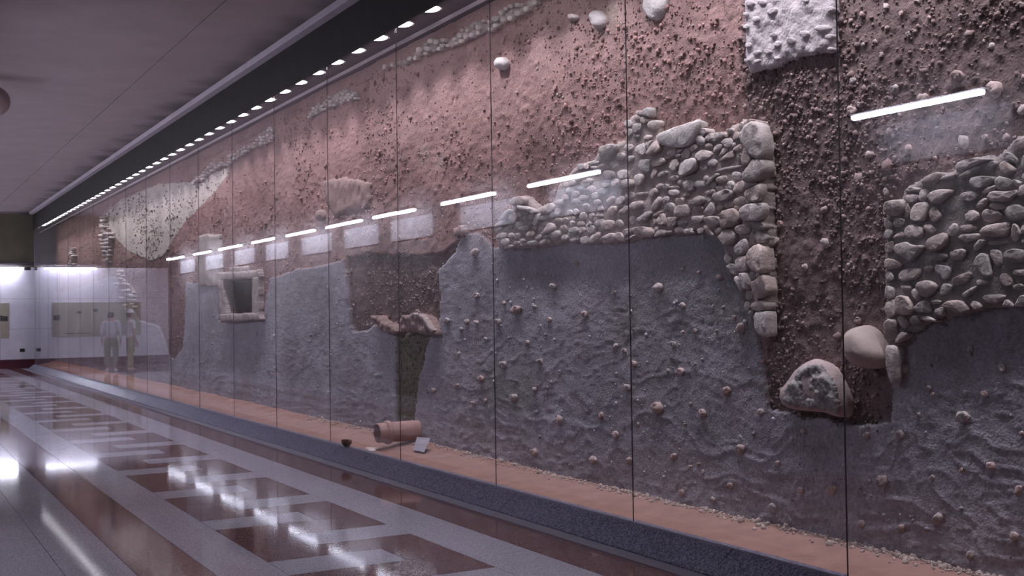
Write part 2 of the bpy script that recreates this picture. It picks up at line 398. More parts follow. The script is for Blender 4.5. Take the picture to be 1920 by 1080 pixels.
cc = cc*(1-green[..., None])+np.array((.25, .25, .225))*green[..., None]
for px, py, s in ((800, 290, .17), (828, 305, .19), (1150, 30, .22), (770, 420, .1)):       # chalky smears in the red soil
    a, b = onx(px, py, WX); d = np.hypot(GYm-a, (GZm-b)*1.6)/s
    k_ = np.clip(1.2-d-(fbm(GYm*9, GZm*9, 3, 60)-.5), 0, 1)*.55*(zi == 0)
    cc = cc*(1-k_[..., None])+np.array((.45, .36, .31))*k_[..., None]
def wall_mat(name, bump=.6):
    m = bpy.data.materials.new(name); m.use_nodes = True; nt = m.node_tree; b = nt.nodes['Principled BSDF']
    b.inputs['Roughness'].default_value = .92; b.inputs['Specular IOR Level'].default_value = .2
    a = nt.nodes.new('ShaderNodeAttribute'); a.attribute_name = 'soil'
    geo = nt.nodes.new('ShaderNodeNewGeometry')
    n = nt.nodes.new('ShaderNodeTexNoise'); n.inputs['Scale'].default_value = 45; n.inputs['Detail'].default_value = 5
    nt.links.new(geo.outputs['Position'], n.inputs['Vector'])
    mr = nt.nodes.new('ShaderNodeMapRange'); mr.inputs['From Min'].default_value = .3; mr.inputs['From Max'].default_value = .7
    mr.inputs['To Min'].default_value = .78; mr.inputs['To Max'].default_value = 1.22; nt.links.new(n.outputs['Fac'], mr.inputs['Value'])
    hs = nt.nodes.new('ShaderNodeHueSaturation'); nt.links.new(mr.outputs[0], hs.inputs['Value']); nt.links.new(a.outputs['Color'], hs.inputs['Color'])
    nt.links.new(hs.outputs['Color'], b.inputs['Base Color'])
    n2 = nt.nodes.new('ShaderNodeTexNoise'); n2.inputs['Scale'].default_value = 70; n2.inputs['Detail'].default_value = 6
    nt.links.new(geo.outputs['Position'], n2.inputs['Vector'])
    bp = nt.nodes.new('ShaderNodeBump'); bp.inputs['Strength'].default_value = bump; bp.inputs['Distance'].default_value = .012
    nt.links.new(n2.outputs['Fac'], bp.inputs['Height']); nt.links.new(bp.outputs['Normal'], b.inputs['Normal']); return m
M_SOIL = wall_mat('excavated_soil')
def fastmesh(name, V, Q, mat_, parent=None, col=None, smooth=True):
    me = bpy.data.meshes.new(name); k = Q.shape[1]
    me.vertices.add(len(V)); me.vertices.foreach_set('co', V.astype(np.float32).ravel())
    me.loops.add(Q.size); me.loops.foreach_set('vertex_index', Q.astype(np.int32).ravel())
    me.polygons.add(len(Q)); me.polygons.foreach_set('loop_start', np.arange(0, Q.size, k, dtype=np.int32))
    me.polygons.foreach_set('loop_total', np.full(len(Q), k, np.int32))
    me.polygons.foreach_set('use_smooth', np.full(len(Q), smooth, bool))
    if col is not None:
        at = me.attributes.new('soil', 'FLOAT_COLOR', 'POINT')
        at.data.foreach_set('color', np.concatenate([col, np.ones((len(col), 1))], 1).astype(np.float32).ravel())
    me.update(calc_edges=True); me.validate(); me.materials.append(mat_)
    o = bpy.data.objects.new(name, me); return link(o, parent)
soil = fastmesh('wall_right', V, quads[:, ::-1], M_SOIL, None, cc.reshape(-1, 3))
tag(soil, 'excavated earth wall of red soil and grey clay behind glass', None, None, 'structure')
tag(box('wall_case_back', 5.26, 5.4, YN-.05, YF, 0, 4.29, M_CASE), 'dark wall backing the excavated earth', None, None, 'structure')

# clods: thousands of small lumps sitting in the earth, one uncountable mass
t_ = (1+5**.5)/2
ICO = np.array([(-1, t_, 0), (1, t_, 0), (-1, -t_, 0), (1, -t_, 0), (0, -1, t_), (0, 1, t_), (0, -1, -t_), (0, 1, -t_), (t_, 0, -1), (t_, 0, 1), (-t_, 0, -1), (-t_, 0, 1)])/math.hypot(1, t_)
ICF = np.array([(0, 11, 5), (0, 5, 1), (0, 1, 7), (0, 7, 10), (0, 10, 11), (1, 5, 9), (5, 11, 4), (11, 10, 2), (10, 7, 6), (7, 1, 8), (3, 9, 4), (3, 4, 2), (3, 2, 6), (3, 6, 8), (3, 8, 9), (4, 9, 5), (2, 4, 11), (6, 2, 10), (8, 6, 7), (9, 8, 1)])
def clods(name, C, S, colr, mat_, parent):
    n = len(C)
    sc = S[:, None, None]*RNG.uniform(.65, 1.25, (n, 1, 3))*np.array((.8, 1, 1))
    P = ICO[None]*sc*RNG.uniform(.8, 1.2, (n, 12, 1))
    a = RNG.uniform(0, 2*math.pi, n); ca, sa = np.cos(a)[:, None], np.sin(a)[:, None]
    P = np.stack([P[..., 0], P[..., 1]*ca-P[..., 2]*sa, P[..., 1]*sa+P[..., 2]*ca], -1)+C[:, None, :]
    Fq = (ICF[None]+(np.arange(n)*12)[:, None, None]).reshape(-1, 3)
    return fastmesh(name, P.reshape(-1, 3), Fq, mat_, parent, np.repeat(colr, 12, 0), True)
def scatter(n, y0, y1, z0, z1):
    # denser towards the near end so that the spacing reads alike along the wall
    u = RNG.random(n); Y = y0*(y1/y0)**u; Z = RNG.uniform(z0, z1, n); return Y, Z
Yc, Zc = scatter(115000, 2.6, 36.5, .2, 4.2)
zc = zone_of(Yc, Zc)
dens = np.array([.42, .85, .8, .5, .36, .04, .7])[zc]
patch = np.clip((fbm(Yc*1.2, Zc*1.2, 3, 71)-.35)*3.2, .12, 1)
keep = (RNG.random(len(Yc)) < dens*patch) & ~inpoly(Yc, Zc, CIST_IN)
Yc, Zc, zc = Yc[keep], Zc[keep], zc[keep]
Sc = np.exp(RNG.normal(math.log(.0088), .42, len(Yc)))*np.clip(.8+Yc*.022, .85, 1.35)
Sc = np.clip(Sc, .004, .03)
iy = np.clip(np.searchsorted(ay, Yc), 0, len(ay)-1); iz = np.clip(((Zc-.08)/.0115).round().astype(int), 0, len(az)-1)
Cc = np.stack([WX-hh[iz, iy]-Sc*.25, Yc, Zc], -1)
col_c = np.array([ZCOL[n] for n in ZID])[zc]*RNG.uniform(.6, 1.5, (len(Yc), 1))
lt = RNG.random(len(Yc)) < .10; col_c[lt] = np.array((.36, .28, .26))*RNG.uniform(.8, 1.2, (lt.sum(), 1))
tn = zc == ZID.index('tan'); col_c[tn] = np.array((.16, .125, .11))  # shade of small holes in the tan put into dark clod colour
cl = clods('clods', Cc, Sc, np.clip(col_c, 0, 1), wall_mat('clod_earth', .3), soil); cl['kind'] = 'stuff'

# ------------------------------------------------------------------ traced pieces
def chaikin(P):
    out = []
    for i in range(len(P)):
        a, b = P[i], P[(i+1) % len(P)]
        out += [(a[0]*.85+b[0]*.15, a[1]*.85+b[1]*.15), (a[0]*.15+b[0]*.85, a[1]*.15+b[1]*.85)]
    return out
def resample(P, n):
    P = np.array(P+[P[0]]); d = np.r_[0, np.cumsum(np.hypot(*np.diff(P, axis=0).T))]
    t = np.linspace(0, d[-1], n, endpoint=False)
    return np.stack([np.interp(t, d, P[:, 0]), np.interp(t, d, P[:, 1])], -1)
def pebble(name, YZ, X0, depth, mat_, parent, n=14, flat=.62, back=.03, jit=.025):
    """rounded stone whose outline (Y,z) is given, seated in the surface x = X0 and standing depth proud of it"""
    P = resample(chaikin(list(map(tuple, YZ))), n)
    ar = np.sum(P[:, 0]*np.roll(P[:, 1], -1)-np.roll(P[:, 0], -1)*P[:, 1])
    if ar < 0: P = P[::-1]
    c = P.mean(0); V = []
    tilt = RNG.normal(0, .12, 2)
    for s, hgt in ((.97, -back), (1.0, depth*.55), (.94, depth*.92), (flat, depth*1.0)):
        for q in P:
            jj = 1+RNG.normal(0, jit)
            d = (q-c)*s*jj
            k = tilt@d if hgt > 0 else 0
            V.append((X0-hgt-k*.6-(RNG.normal(0, .05+jit)*depth if hgt > 0 else 0), c[0]+d[0], c[1]+d[1]))
    V.append((X0-depth*1.06, c[0], c[1]))
    Fc = []
    for r in range(3):
        for k in range(n): Fc.append((r*n+k, (r+1)*n+k, (r+1)*n+(k+1) % n, r*n+(k+1) % n))
    for k in range(n): Fc.append((3*n+k, 4*n, 3*n+(k+1) % n))
    return meshobj(name, V, Fc, mat_, parent, True, origin=(X0, c[0], c[1]))
def ell(cx, cy, w_, h_, ang=0, n=11):
    out = []; a0 = math.radians(ang)
    for k in range(n):
        a = 2*math.pi*k/n; ca, sa = math.cos(a), math.sin(a)
        q = (abs(ca)**2.6+abs(sa)**2.6)**(-1/2.6)*(1+random.uniform(-.09, .09))
        x, y = ca*q*w_/2, sa*q*h_/2
        out.append((cx+x*math.cos(a0)+y*math.sin(a0), cy-x*math.sin(a0)+y*math.cos(a0)))
    return out
def trace(ox, oy, s, items):
    """items in pixels of a magnified crop: 4-5 numbers = rounded stone (cx, cy, w, h[, tilt]); more = outline x,y,x,y..."""
    out = []
    for it in items:
        P = ell(*it) if len(it) <= 5 else list(zip(it[0::2], it[1::2]))
        out.append([(ox+x/s, oy+y/s) for x, y in P])
    return out
def relief(name, poly_px, X, xback, mat_, parent, cell=.014, amp=.02, freq=9, seed=1, fn=None, edge=.05, col=None):
    """rough-faced mass with the traced outline, front at about x = X, sides running back to xback"""
    P = PX(poly_px, X); A = np.array(P)
    y0, z0 = A.min(0)-cell; y1, z1 = A.max(0)+cell
    gy = np.arange(y0, y1, cell); gz = np.arange(z0, z1, cell); Yg, Zg = np.meshgrid(gy, gz)
    cyy, czz = np.meshgrid(gy[:-1]+cell/2, gz[:-1]+cell/2)
    cyw = cyy+(fbm(cyy*14, czz*14, 2, seed)-.5)*.03; czw = czz+(fbm(cyy*14, czz*14, 2, seed+4)-.5)*.03
    ins = inpoly(cyw, czw, P)
    if not ins.any(): return None
    jy = (RNG.random(Yg.shape)-.5)*cell*.5; jz = (RNG.random(Yg.shape)-.5)*cell*.5
    hgt = (fbm(Yg*freq, Zg*freq, 4, seed+7)-.5)*2*amp
    if fn is not None: hgt = hgt+fn(Yg, Zg)
    # cells at the rim are rounded back
    pad = np.pad(ins, 2); cnt = sum(pad[2+a:2+a+ins.shape[0], 2+b:2+b+ins.shape[1]].astype(int) for a in (-2, -1, 0, 1, 2) for b in (-2, -1, 0, 1, 2))
    cv = np.zeros(Yg.shape); cv[:-1, :-1] = cnt; cv = np.maximum.reduce([cv, np.roll(cv, 1, 0), np.roll(cv, 1, 1), np.roll(np.roll(cv, 1, 0), 1, 1)])
    hgt = hgt-np.clip(1-cv/25, 0, 1)*edge
    nzz, nyy = Yg.shape; ids = -np.ones(Yg.shape, int); V = []; Fc = []; bids = {}
    def vid(i, j):
        if ids[i, j] < 0:
            ids[i, j] = len(V); V.append((X-hgt[i, j], Yg[i, j]+jy[i, j], Zg[i, j]+jz[i, j]))
        return ids[i, j]
    def bid(i, j):
        if (i, j) not in bids:
            bids[(i, j)] = len(V); V.append((xback, Yg[i, j]+jy[i, j], Zg[i, j]+jz[i, j]))
        return bids[(i, j)]
    I, J = np.nonzero(ins); S = ins.shape
    for i, j in zip(I, J):
        Fc.append((vid(i, j), vid(i+1, j), vid(i+1, j+1), vid(i, j+1)))
        for di, dj, p, q in ((-1, 0, (i, j), (i, j+1)), (1, 0, (i+1, j+1), (i+1, j)), (0, -1, (i+1, j), (i, j)), (0, 1, (i, j+1), (i+1, j+1))):
            a, b = i+di, j+dj
            if not (0 <= a < S[0] and 0 <= b < S[1] and ins[a, b]):
                Fc.append((vid(*p), vid(*q), bid(*q), bid(*p)))
    o = meshobj(name, V, Fc, mat_, parent, True)
    return o

# ================================================================== MASONRY (centre)
MX = 4.83
mc = empty('ruined_stone_wall', (MX, onx(1200, 460, MX)[0], onx(1200, 460, MX)[1]))
tag(mc, 'broad ruined rubble stone wall set in the red and dark earth', 'stone wall')
OUT_C = [(932, 455), (930, 430), (936, 412), (958, 392), (960, 372), (985, 368), (1006, 388), (1016, 384), (1036, 378), (1045, 350), (1078, 312), (1110, 300), (1126, 280), (1150, 270), (1172, 262),
         (1169, 236), (1186, 212), (1213, 201), (1217, 224), (1231, 226), (1233, 256), (1244, 270), (1283, 277), (1308, 262), (1313, 242), (1327, 246), (1333, 252), (1350, 248), (1366, 240), (1384, 232),
         (1388, 224), (1402, 221), (1422, 228), (1434, 262), (1436, 320), (1437, 420), (1439, 500), (1441, 560), (1440, 632), (1424, 628), (1410, 600), (1395, 550), (1378, 520), (1362, 494), (1356, 470),
         (1346, 452), (1320, 438), (1290, 438), (1250, 440), (1210, 446), (1170, 455), (1130, 456), (1090, 452), (1040, 458), (1000, 464), (960, 467), (935, 466)]
relief('mortar_bed', OUT_C, MX, WX+.06, M_MORT, mc, amp=.011)
TR_C = trace(920, 360, 9, [
    (350, 150, 420, 85, 520, 80, 590, 110, 600, 190, 520, 220, 430, 240, 370, 210), (480, 230, 600, 240, 720, 280, 800, 330, 760, 360, 640, 310, 520, 290),
    (120, 510, 160, 450, 250, 350, 340, 290, 330, 360, 270, 440, 200, 480), (90, 640, 110, 540, 180, 490, 270, 450, 240, 540, 190, 620, 120, 660),
    (365, 440, 150, 120, 45), (475, 380, 90, 90), (570, 370, 80, 60), (570, 430, 90, 70), (665, 420, 80, 100),
    (710, 530, 720, 440, 770, 370, 840, 370, 830, 440, 780, 530, 740, 575), (835, 310, 870, 260, 940, 205, 1020, 195, 1060, 240, 1050, 310, 960, 360, 850, 370),
    (820, 470, 840, 420, 900, 385, 1010, 400, 1000, 440, 880, 480), (1030, 380, 60, 90), (1110, 330, 110, 110), (1310, 350, 100, 100), (1420, 340, 90, 110), (1540, 400, 110, 120),
    (1670, 410, 100, 100), (1750, 460, 80, 60, 20), (300, 590, 100, 70, 30), (480, 550, 130, 90, 30), (580, 520, 50, 40), (655, 530, 90, 80), (560, 610, 150, 80, 20), (735, 600, 70, 70),
    (890, 540, 140, 70, 25), (820, 620, 90, 110, -20), (890, 670, 920, 590, 980, 520, 1060, 540, 1090, 610, 1040, 670, 960, 705), (1130, 490, 120, 110), (1240, 480, 90, 90), (1350, 450, 110, 70),
    (1360, 520, 90, 70), (1500, 540, 110, 90, 10), (1640, 550, 110, 60, 30), (1780, 550, 80, 90), (1210, 620, 120, 120), (1390, 650, 150, 110, 20), (1520, 640, 110, 90, 15), (1670, 635, 130, 130, 45),
    (180, 740, 150, 100, 20), (330, 730, 90, 80), (440, 740, 110, 90, 20), (540, 690, 60, 90), (660, 710, 140, 100, 20), (790, 760, 130, 80, 20), (870, 690, 70, 60, 30), (945, 745, 110, 50, 10),
    (1085, 730, 170, 130, 35), (1230, 770, 110, 90), (1420, 770, 120, 70, -10), (1370, 810, 120, 70, 10), (1575, 810, 140, 110), (1740, 790, 170, 130, 35), (240, 840, 120, 120), (150, 890, 60, 120),
    (280, 925, 170, 55, 8), (430, 870, 110, 70), (540, 885, 110, 60), (520, 820, 90, 60), (700, 860, 140, 80, 5), (880, 850, 140, 80, 20), (970, 830, 60, 70, 30)])
TR_C += trace(1080, 200, 9, [
    (1050, 100, 120, 70), (1090, 130, 1110, 60, 1180, 15, 1220, 30, 1220, 180, 1180, 160), (1020, 200, 90, 100), (1135, 225, 130, 110), (1190, 320, 1220, 250, 1340, 230, 1350, 300, 1290, 390, 1230, 390),
    (860, 290, 130, 120), (950, 430, 955, 290, 1080, 290, 1075, 380, 1020, 430), (870, 430, 110, 120, 30), (1000, 490, 80, 60), (1190, 520, 130, 80, 10),
    (1150, 660, 1180, 590, 1290, 560, 1260, 620, 1190, 730), (1200, 790, 1260, 680, 1330, 580, 1380, 590, 1430, 700, 1400, 760, 1240, 830), (1000, 720, 1040, 650, 1120, 620, 1170, 700, 1160, 820, 1040, 780),
    (410, 760, 440, 690, 560, 640, 680, 640, 690, 700, 640, 820, 560, 900, 450, 890), (870, 690, 120, 110), (740, 840, 150, 110), (630, 970, 140, 90, 10), (400, 850, 80, 90), (60, 1010, 110, 100),
    (160, 1020, 80, 70), (280, 950, 180, 50, 10), (290, 1030, 120, 60), (430, 1030, 140, 120, 40), (900, 870, 120, 90, 20), (1070, 1080, 1070, 900, 1230, 900, 1235, 1100, 1200, 1110),
    (1380, 940, 240, 120, 20), (1560, 830, 170, 70, 30), (1700, 830, 110, 50), (1640, 970, 150, 150, 30)])
TR_C += [[(1232, 256), (1244, 248), (1265, 240), (1290, 232), (1310, 225), (1307, 243), (1302, 260), (1283, 275), (1255, 274), (1240, 268)]]
TR_C += trace(1080, 310, 9, [
    (540, 160, 170, 150), (780, 150, 170, 150), (650, 290, 150, 120), (850, 310, 190, 150, 10), (985, 330, 980, 180, 1060, 145, 1140, 160, 1120, 240, 1070, 330), (1295, 140, 90, 180, -25),
    (1430, 150, 180, 80, 25), (1630, 220, 140, 80, 20), (130, 320, 120, 120), (240, 400, 140, 110), (-30, 480, 140, 100), (430, 440, 150, 110, 20), (300, 510, 120, 100), (120, 560, 150, 100),
    (-120, 420, 120, 100), (-200, 540, 130, 100), (-20, 610, 120, 90), (-280, 620, 120, 90), (-90, 300, 110, 90), (20, 210, 110, 90), (200, 260, 110, 80), (-180, 330, 90, 80),
    (340, 620, 110, 80), (570, 580, 150, 90, 40), (480, 330, 120, 90, 20), (60, 400, 110, 80), (140, 690, 110, 90), (890, 510, 150, 110, 20), (730, 590, 160, 110, 35), (1080, 480, 180, 60, 10),
    (1290, 460, 170, 130, 25), (1390, 350, 110, 70, 35), (1500, 360, 90, 90), (500, 800, 530, 730, 600, 690, 660, 700, 670, 780, 620, 850, 520, 850), (800, 760, 200, 90, 35), (1010, 670, 220, 120, 20),
    (1250, 740, 1290, 660, 1370, 530, 1420, 560, 1400, 650, 1320, 760), (1500, 580, 110, 110, 20), (1485, 720, 1520, 650, 1580, 630, 1650, 670, 1650, 770, 1590, 800, 1500, 780), (390, 740, 90, 90),
    (380, 850, 110, 60), (310, 910, 90, 60, 10), (380, 970, 150, 110, 30), (530, 1000, 220, 150, 10), (710, 980, 130, 120), (1030, 930, 1070, 870, 1180, 790, 1240, 780, 1250, 840, 1180, 930, 1080, 970),
    (1350, 820, 170, 60, 30), (930, 930, 90, 130, 10), (1350, 930, 1400, 850, 1440, 810, 1500, 870, 1510, 960, 1440, 1010, 1370, 990), (1310, 950, 60, 100), (1530, 1000, 1540, 880, 1680, 880, 1680, 980, 1620, 1050, 1550, 1040)])
TR_C += trace(1100, 380, 9, [
    (60, 450, 130, 130, 40), (190, 360, 130, 100, 35), (40, 670, 80, 580, 200, 500, 220, 560, 180, 640, 100, 680), (245, 630, 300, 570, 400, 510, 460, 530, 450, 640, 380, 660, 300, 690),
    (470, 620, 480, 510, 560, 510, 620, 600, 600, 660, 500, 620), (610, 520, 630, 450, 780, 430, 790, 480, 720, 540, 620, 560), (710, 590, 170, 40, 25),
    (820, 500, 830, 420, 950, 410, 1080, 430, 1130, 500, 1100, 560, 1000, 580, 880, 560), (1165, 450, 60, 80, 30), (1150, 580, 1170, 500, 1250, 450, 1320, 470, 1340, 510, 1280, 550), (1385, 495, 90, 40, 10),
    (1540, 470, 160, 100), (1660, 480, 90, 80), (1740, 500, 90, 50), (1600, 340, 150, 80, 5)])
TR_C += trace(1250, 210, 9, [
    (520, 330, 550, 270, 640, 280, 680, 340, 610, 400, 530, 390), (475, 480, 490, 410, 560, 400, 640, 460, 640, 530, 580, 570, 500, 530), (700, 490, 740, 430, 800, 360, 910, 345, 930, 400, 900, 460, 800, 500),
    (690, 430, 100, 130, -30), (980, 390, 100, 60), (1060, 320, 110, 90, 10), (1240, 230, 80, 100), (1285, 230, 1300, 160, 1390, 115, 1420, 140, 1340, 200, 1310, 260),
    (1310, 350, 1340, 260, 1400, 190, 1470, 175, 1560, 230, 1620, 380, 1650, 520, 1640, 700, 1600, 770, 1500, 760, 1400, 680, 1330, 580, 1290, 500), (1150, 400, 120, 130), (1260, 420, 90, 190, 10),
    (920, 520, 960, 460, 1060, 440, 1100, 490, 1070, 580, 1000, 600), (1120, 550, 70, 70), (700, 570, 120, 80, 10), (780, 700, 790, 620, 850, 540, 920, 560, 920, 600, 850, 660),
    (360, 640, 400, 570, 480, 540, 525, 580, 480, 630, 400, 665), (190, 660, 120, 50, 20), (180, 730, 110, 60), (60, 690, 160, 100, 15), (240, 760, 260, 680, 320, 610, 370, 660, 350, 760, 280, 780), (450, 730, 90, 60, 25),
    (490, 770, 510, 690, 600, 640, 720, 660, 760, 730, 680, 790, 560, 830), (865, 750, 900, 680, 940, 600, 1020, 620, 980, 680, 900, 740), (1095, 650, 1140, 590, 1220, 535, 1280, 570, 1240, 630, 1130, 660),
    (880, 850, 930, 770, 1000, 700, 1090, 650, 1120, 700, 1120, 760, 1020, 790), (1265, 880, 1270, 720, 1290, 600, 1340, 620, 1430, 790, 1410, 850, 1310, 890), (1220, 780, 100, 140, -15), (750, 850, 150, 110, 20),
    (610, 930, 110, 110), (30, 940, 60, 880, 150, 790, 180, 830, 160, 960, 80, 990), (200, 1060, 220, 870, 330, 800, 490, 790, 510, 860, 470, 970, 380, 1030, 240, 1080),
    (800, 1000, 900, 950, 1100, 910, 1280, 890, 1280, 920, 1100, 960, 900, 1000), (1310, 1060, 1400, 930, 1440, 830, 1520, 785, 1640, 830, 1670, 940, 1620, 1100, 1570, 1140, 1420, 1180, 1330, 1160)])
TR_C += trace(1250, 320, 9, [
    (150, 640, 200, 590, 330, 570, 390, 760, 150, 770), (220, 200, 120, 80, -10), (365, 250, 150, 180), (540, 230, 180, 110, -5), (640, 130, 70, 90), (660, 220, 720, 140, 820, 50, 880, 60, 800, 140, 700, 240),
    (820, 160, 880, 100, 980, 80, 1010, 150, 960, 200, 860, 200), (770, 240, 120, 100, 35), (870, 290, 110, 70, 15), (1070, 240, 110, 120), (1150, 80, 150, 130), (110, 290, 170, 60), (100, 370, 180, 100),
    (1110, 330, 1160, 230, 1280, 160, 1300, 250, 1280, 340, 1210, 380, 1150, 370), (1295, 280, 1300, 200, 1500, 205, 1480, 235, 1380, 260, 1330, 300), (1310, 380, 1370, 330, 1490, 290, 1610, 215, 1620, 380, 1560, 510, 1440, 510, 1340, 450),
    (770, 450, 800, 390, 960, 320, 1080, 330, 1110, 400, 1020, 480, 860, 525), (730, 360, 170, 80, 20), (320, 410, 120, 70, 15), (130, 580, 130, 470, 250, 460, 280, 530, 180, 590),
    (390, 560, 420, 510, 520, 430, 610, 450, 610, 520, 560, 590, 440, 580), (370, 540, 60, 80), (680, 480, 120, 90, 15), (510, 640, 170, 90), (610, 700, 660, 630, 740, 530, 790, 570, 820, 670, 760, 730, 650, 750),
    (890, 620, 120, 80, 20), (1030, 575, 170, 90, 15), (1110, 540, 1140, 480, 1230, 430, 1310, 450, 1310, 520, 1240, 560, 1140, 570), (1190, 620, 140, 80, -10), (1360, 520, 80, 50),
    (910, 800, 940, 690, 1110, 640, 1170, 680, 1240, 790, 1210, 880, 1130, 930, 960, 970, 920, 900), (1270, 660, 1320, 600, 1440, 560, 1620, 550, 1640, 640, 1600, 790, 1520, 840, 1280, 820),
    (400, 790, 440, 770, 600, 760, 600, 830, 520, 890, 450, 870), (640, 810, 760, 770, 860, 780, 900, 830, 880, 900, 800, 960, 700, 890), (860, 1010, 130, 90, 20), (600, 940, 640, 930, 740, 1000, 800, 1080, 760, 1100, 640, 1010),
    (550, 1010, 100, 90), (370, 1010, 110, 80), (1165, 980, 1210, 930, 1290, 910, 1400, 970, 1380, 1040, 1280, 1080, 1190, 1060), (1410, 930, 1460, 890, 1590, 870, 1660, 930, 1640, 990, 1500, 1000)])
TR_C += trace(1320, 430, 5.143, [
    (150, 80, 180, 20, 240, 0, 300, 30, 310, 90, 270, 140, 200, 150), (290, 190, 330, 130, 400, 90, 420, 130, 410, 190, 370, 240, 320, 245), (420, 130, 440, 50, 460, 15, 480, 60, 475, 110, 430, 155),
    (485, 60, 500, 25, 550, 30, 595, 75, 570, 125, 500, 125), (410, 260, 450, 200, 520, 150, 580, 180, 590, 400, 560, 410, 490, 390, 430, 340), (300, 310, 330, 270, 400, 260, 420, 390, 390, 405, 310, 390),
    (180, 280, 210, 230, 250, 280, 240, 325, 195, 320), (210, 355, 250, 330, 295, 350, 300, 410, 270, 435, 230, 400), (340, 430, 410, 420, 440, 470, 470, 540, 430, 580, 390, 570, 360, 510), (460, 445, 60, 70), (515, 440, 50, 50),
    (480, 520, 530, 480, 590, 440, 620, 600, 540, 665, 490, 640), (290, 470, 320, 450, 345, 490, 375, 570, 360, 610, 330, 570), (425, 635, 80, 90), (490, 665, 50, 60), (405, 740, 60, 90, -10),
    (435, 750, 460, 710, 530, 690, 590, 700, 605, 760, 540, 790, 460, 775), (445, 805, 45, 50, -30), (470, 850, 490, 810, 560, 800, 610, 800, 610, 1030, 560, 1020, 500, 990)])
def lay(polys, X, parent, mat_, name='stone'):
    out = []
    for P in polys:
        XF = X-.02; A = np.array(PX(P, XF)); A = A.mean(0)+(A-A.mean(0))*1.10; Q = A.tolist(); e = A.max(0)-A.min(0)
        size = math.sqrt(max(1e-6, e[0]*e[1]))
        d = min(.046, max(.02, .26*size))*random.uniform(.8, 1.2)
        out.append(pebble(name, Q, X+.005, d, mat_, parent, n=16 if size < .15 else 22, flat=.8, back=.05))
    return out
lay(TR_C, MX, mc, M_STONE)

# ================================================================== MASONRY (right)
mr_ = empty('rubble_stone_wall', (MX, onx(1780, 600, MX)[0], onx(1780, 600, MX)[1]))
tag(mr_, 'grey rubble stone wall cut off by the right edge of the photo', 'stone wall')
OUT_R = [(1656, 380), (1690, 372), (1696, 352), (1725, 338), (1760, 325), (1788, 318), (1795, 302), (1830, 295), (1860, 297), (1875, 285), (1895, 262), (1920, 250), (1990, 235), (2060, 240),
         (2060, 560), (1990, 575), (1920, 577), (1880, 575), (1850, 575), (1800, 590), (1757, 600), (1740, 605), (1722, 618), (1700, 622), (1690, 640), (1686, 690), (1676, 720), (1668, 700), (1660, 645), (1657, 600)]
relief('mortar_bed', OUT_R, MX, WX+.06, M_MORTG, mr_, amp=.012)
TR_R = trace(1640, 290, 9, [
    (145, 940, 170, 830, 230, 780, 440, 770, 490, 830, 480, 930, 420, 1000, 340, 1030, 200, 1010), (490, 1060, 500, 900, 520, 820, 560, 860, 580, 960, 540, 1075), (490, 640, 520, 580, 600, 550, 740, 570, 730, 620, 560, 620),
    (500, 720, 520, 680, 620, 670, 710, 680, 700, 740, 620, 810, 540, 790), (730, 760, 750, 600, 830, 575, 880, 620, 830, 720, 790, 790), (760, 470, 800, 410, 880, 350, 1000, 300, 1100, 310, 1080, 370, 1020, 420, 960, 490, 850, 490),
    (1220, 370, 250, 60, 15), (890, 700, 930, 640, 1060, 590, 1280, 600, 1280, 650, 1180, 720, 1090, 810, 960, 820, 910, 770), (1420, 700, 1480, 640, 1600, 620, 1720, 660, 1700, 730, 1600, 790, 1490, 770),
    (595, 1080, 600, 930, 660, 840, 780, 800, 860, 840, 870, 940, 830, 1050, 820, 1090, 760, 1120, 620, 1120), (900, 990, 930, 910, 1000, 870, 1060, 950, 1100, 1030, 1060, 1100, 980, 1140, 920, 1080)])
TR_R += trace(1760, 250, 7.2, [
    (225, 460, 250, 400, 330, 360, 520, 335, 690, 350, 640, 370, 540, 390, 420, 450, 260, 525), (260, 590, 300, 550, 440, 470, 560, 435, 575, 455, 480, 520, 300, 600), (600, 490, 630, 430, 700, 375, 770, 390, 740, 440, 690, 500),
    (780, 430, 850, 370, 930, 400, 1020, 480, 1010, 520, 900, 560, 830, 520), (840, 310, 890, 250, 970, 280, 1050, 350, 1030, 400, 930, 370), (970, 150, 1020, 90, 1152, 45, 1200, 100, 1152, 200, 1030, 250, 990, 220),
    (1100, 340, 1152, 270, 1230, 330, 1220, 470, 1100, 470), (420, 650, 440, 600, 560, 580, 740, 590, 700, 650, 560, 735, 480, 735, 430, 690), (740, 650, 780, 580, 970, 620, 980, 680, 920, 740, 780, 750),
    (980, 650, 1000, 620, 1100, 660, 1080, 700, 1020, 720), (565, 800, 620, 750, 750, 700, 760, 720, 680, 780, 600, 815), (675, 860, 700, 800, 760, 780, 900, 790, 1050, 755, 1050, 800, 980, 850, 930, 915, 720, 910),
    (1070, 860, 1080, 720, 1152, 690, 1240, 740, 1220, 850), (490, 1000, 530, 920, 620, 870, 640, 890, 600, 970, 530, 1015), (650, 990, 680, 945, 800, 950, 885, 985, 850, 1030, 740, 1030), (1170, 590, 120, 130), (1330, 420, 180, 140), (1330, 620, 170, 130), (1350, 200, 200, 140, 10), (1370, 840, 180, 160)])
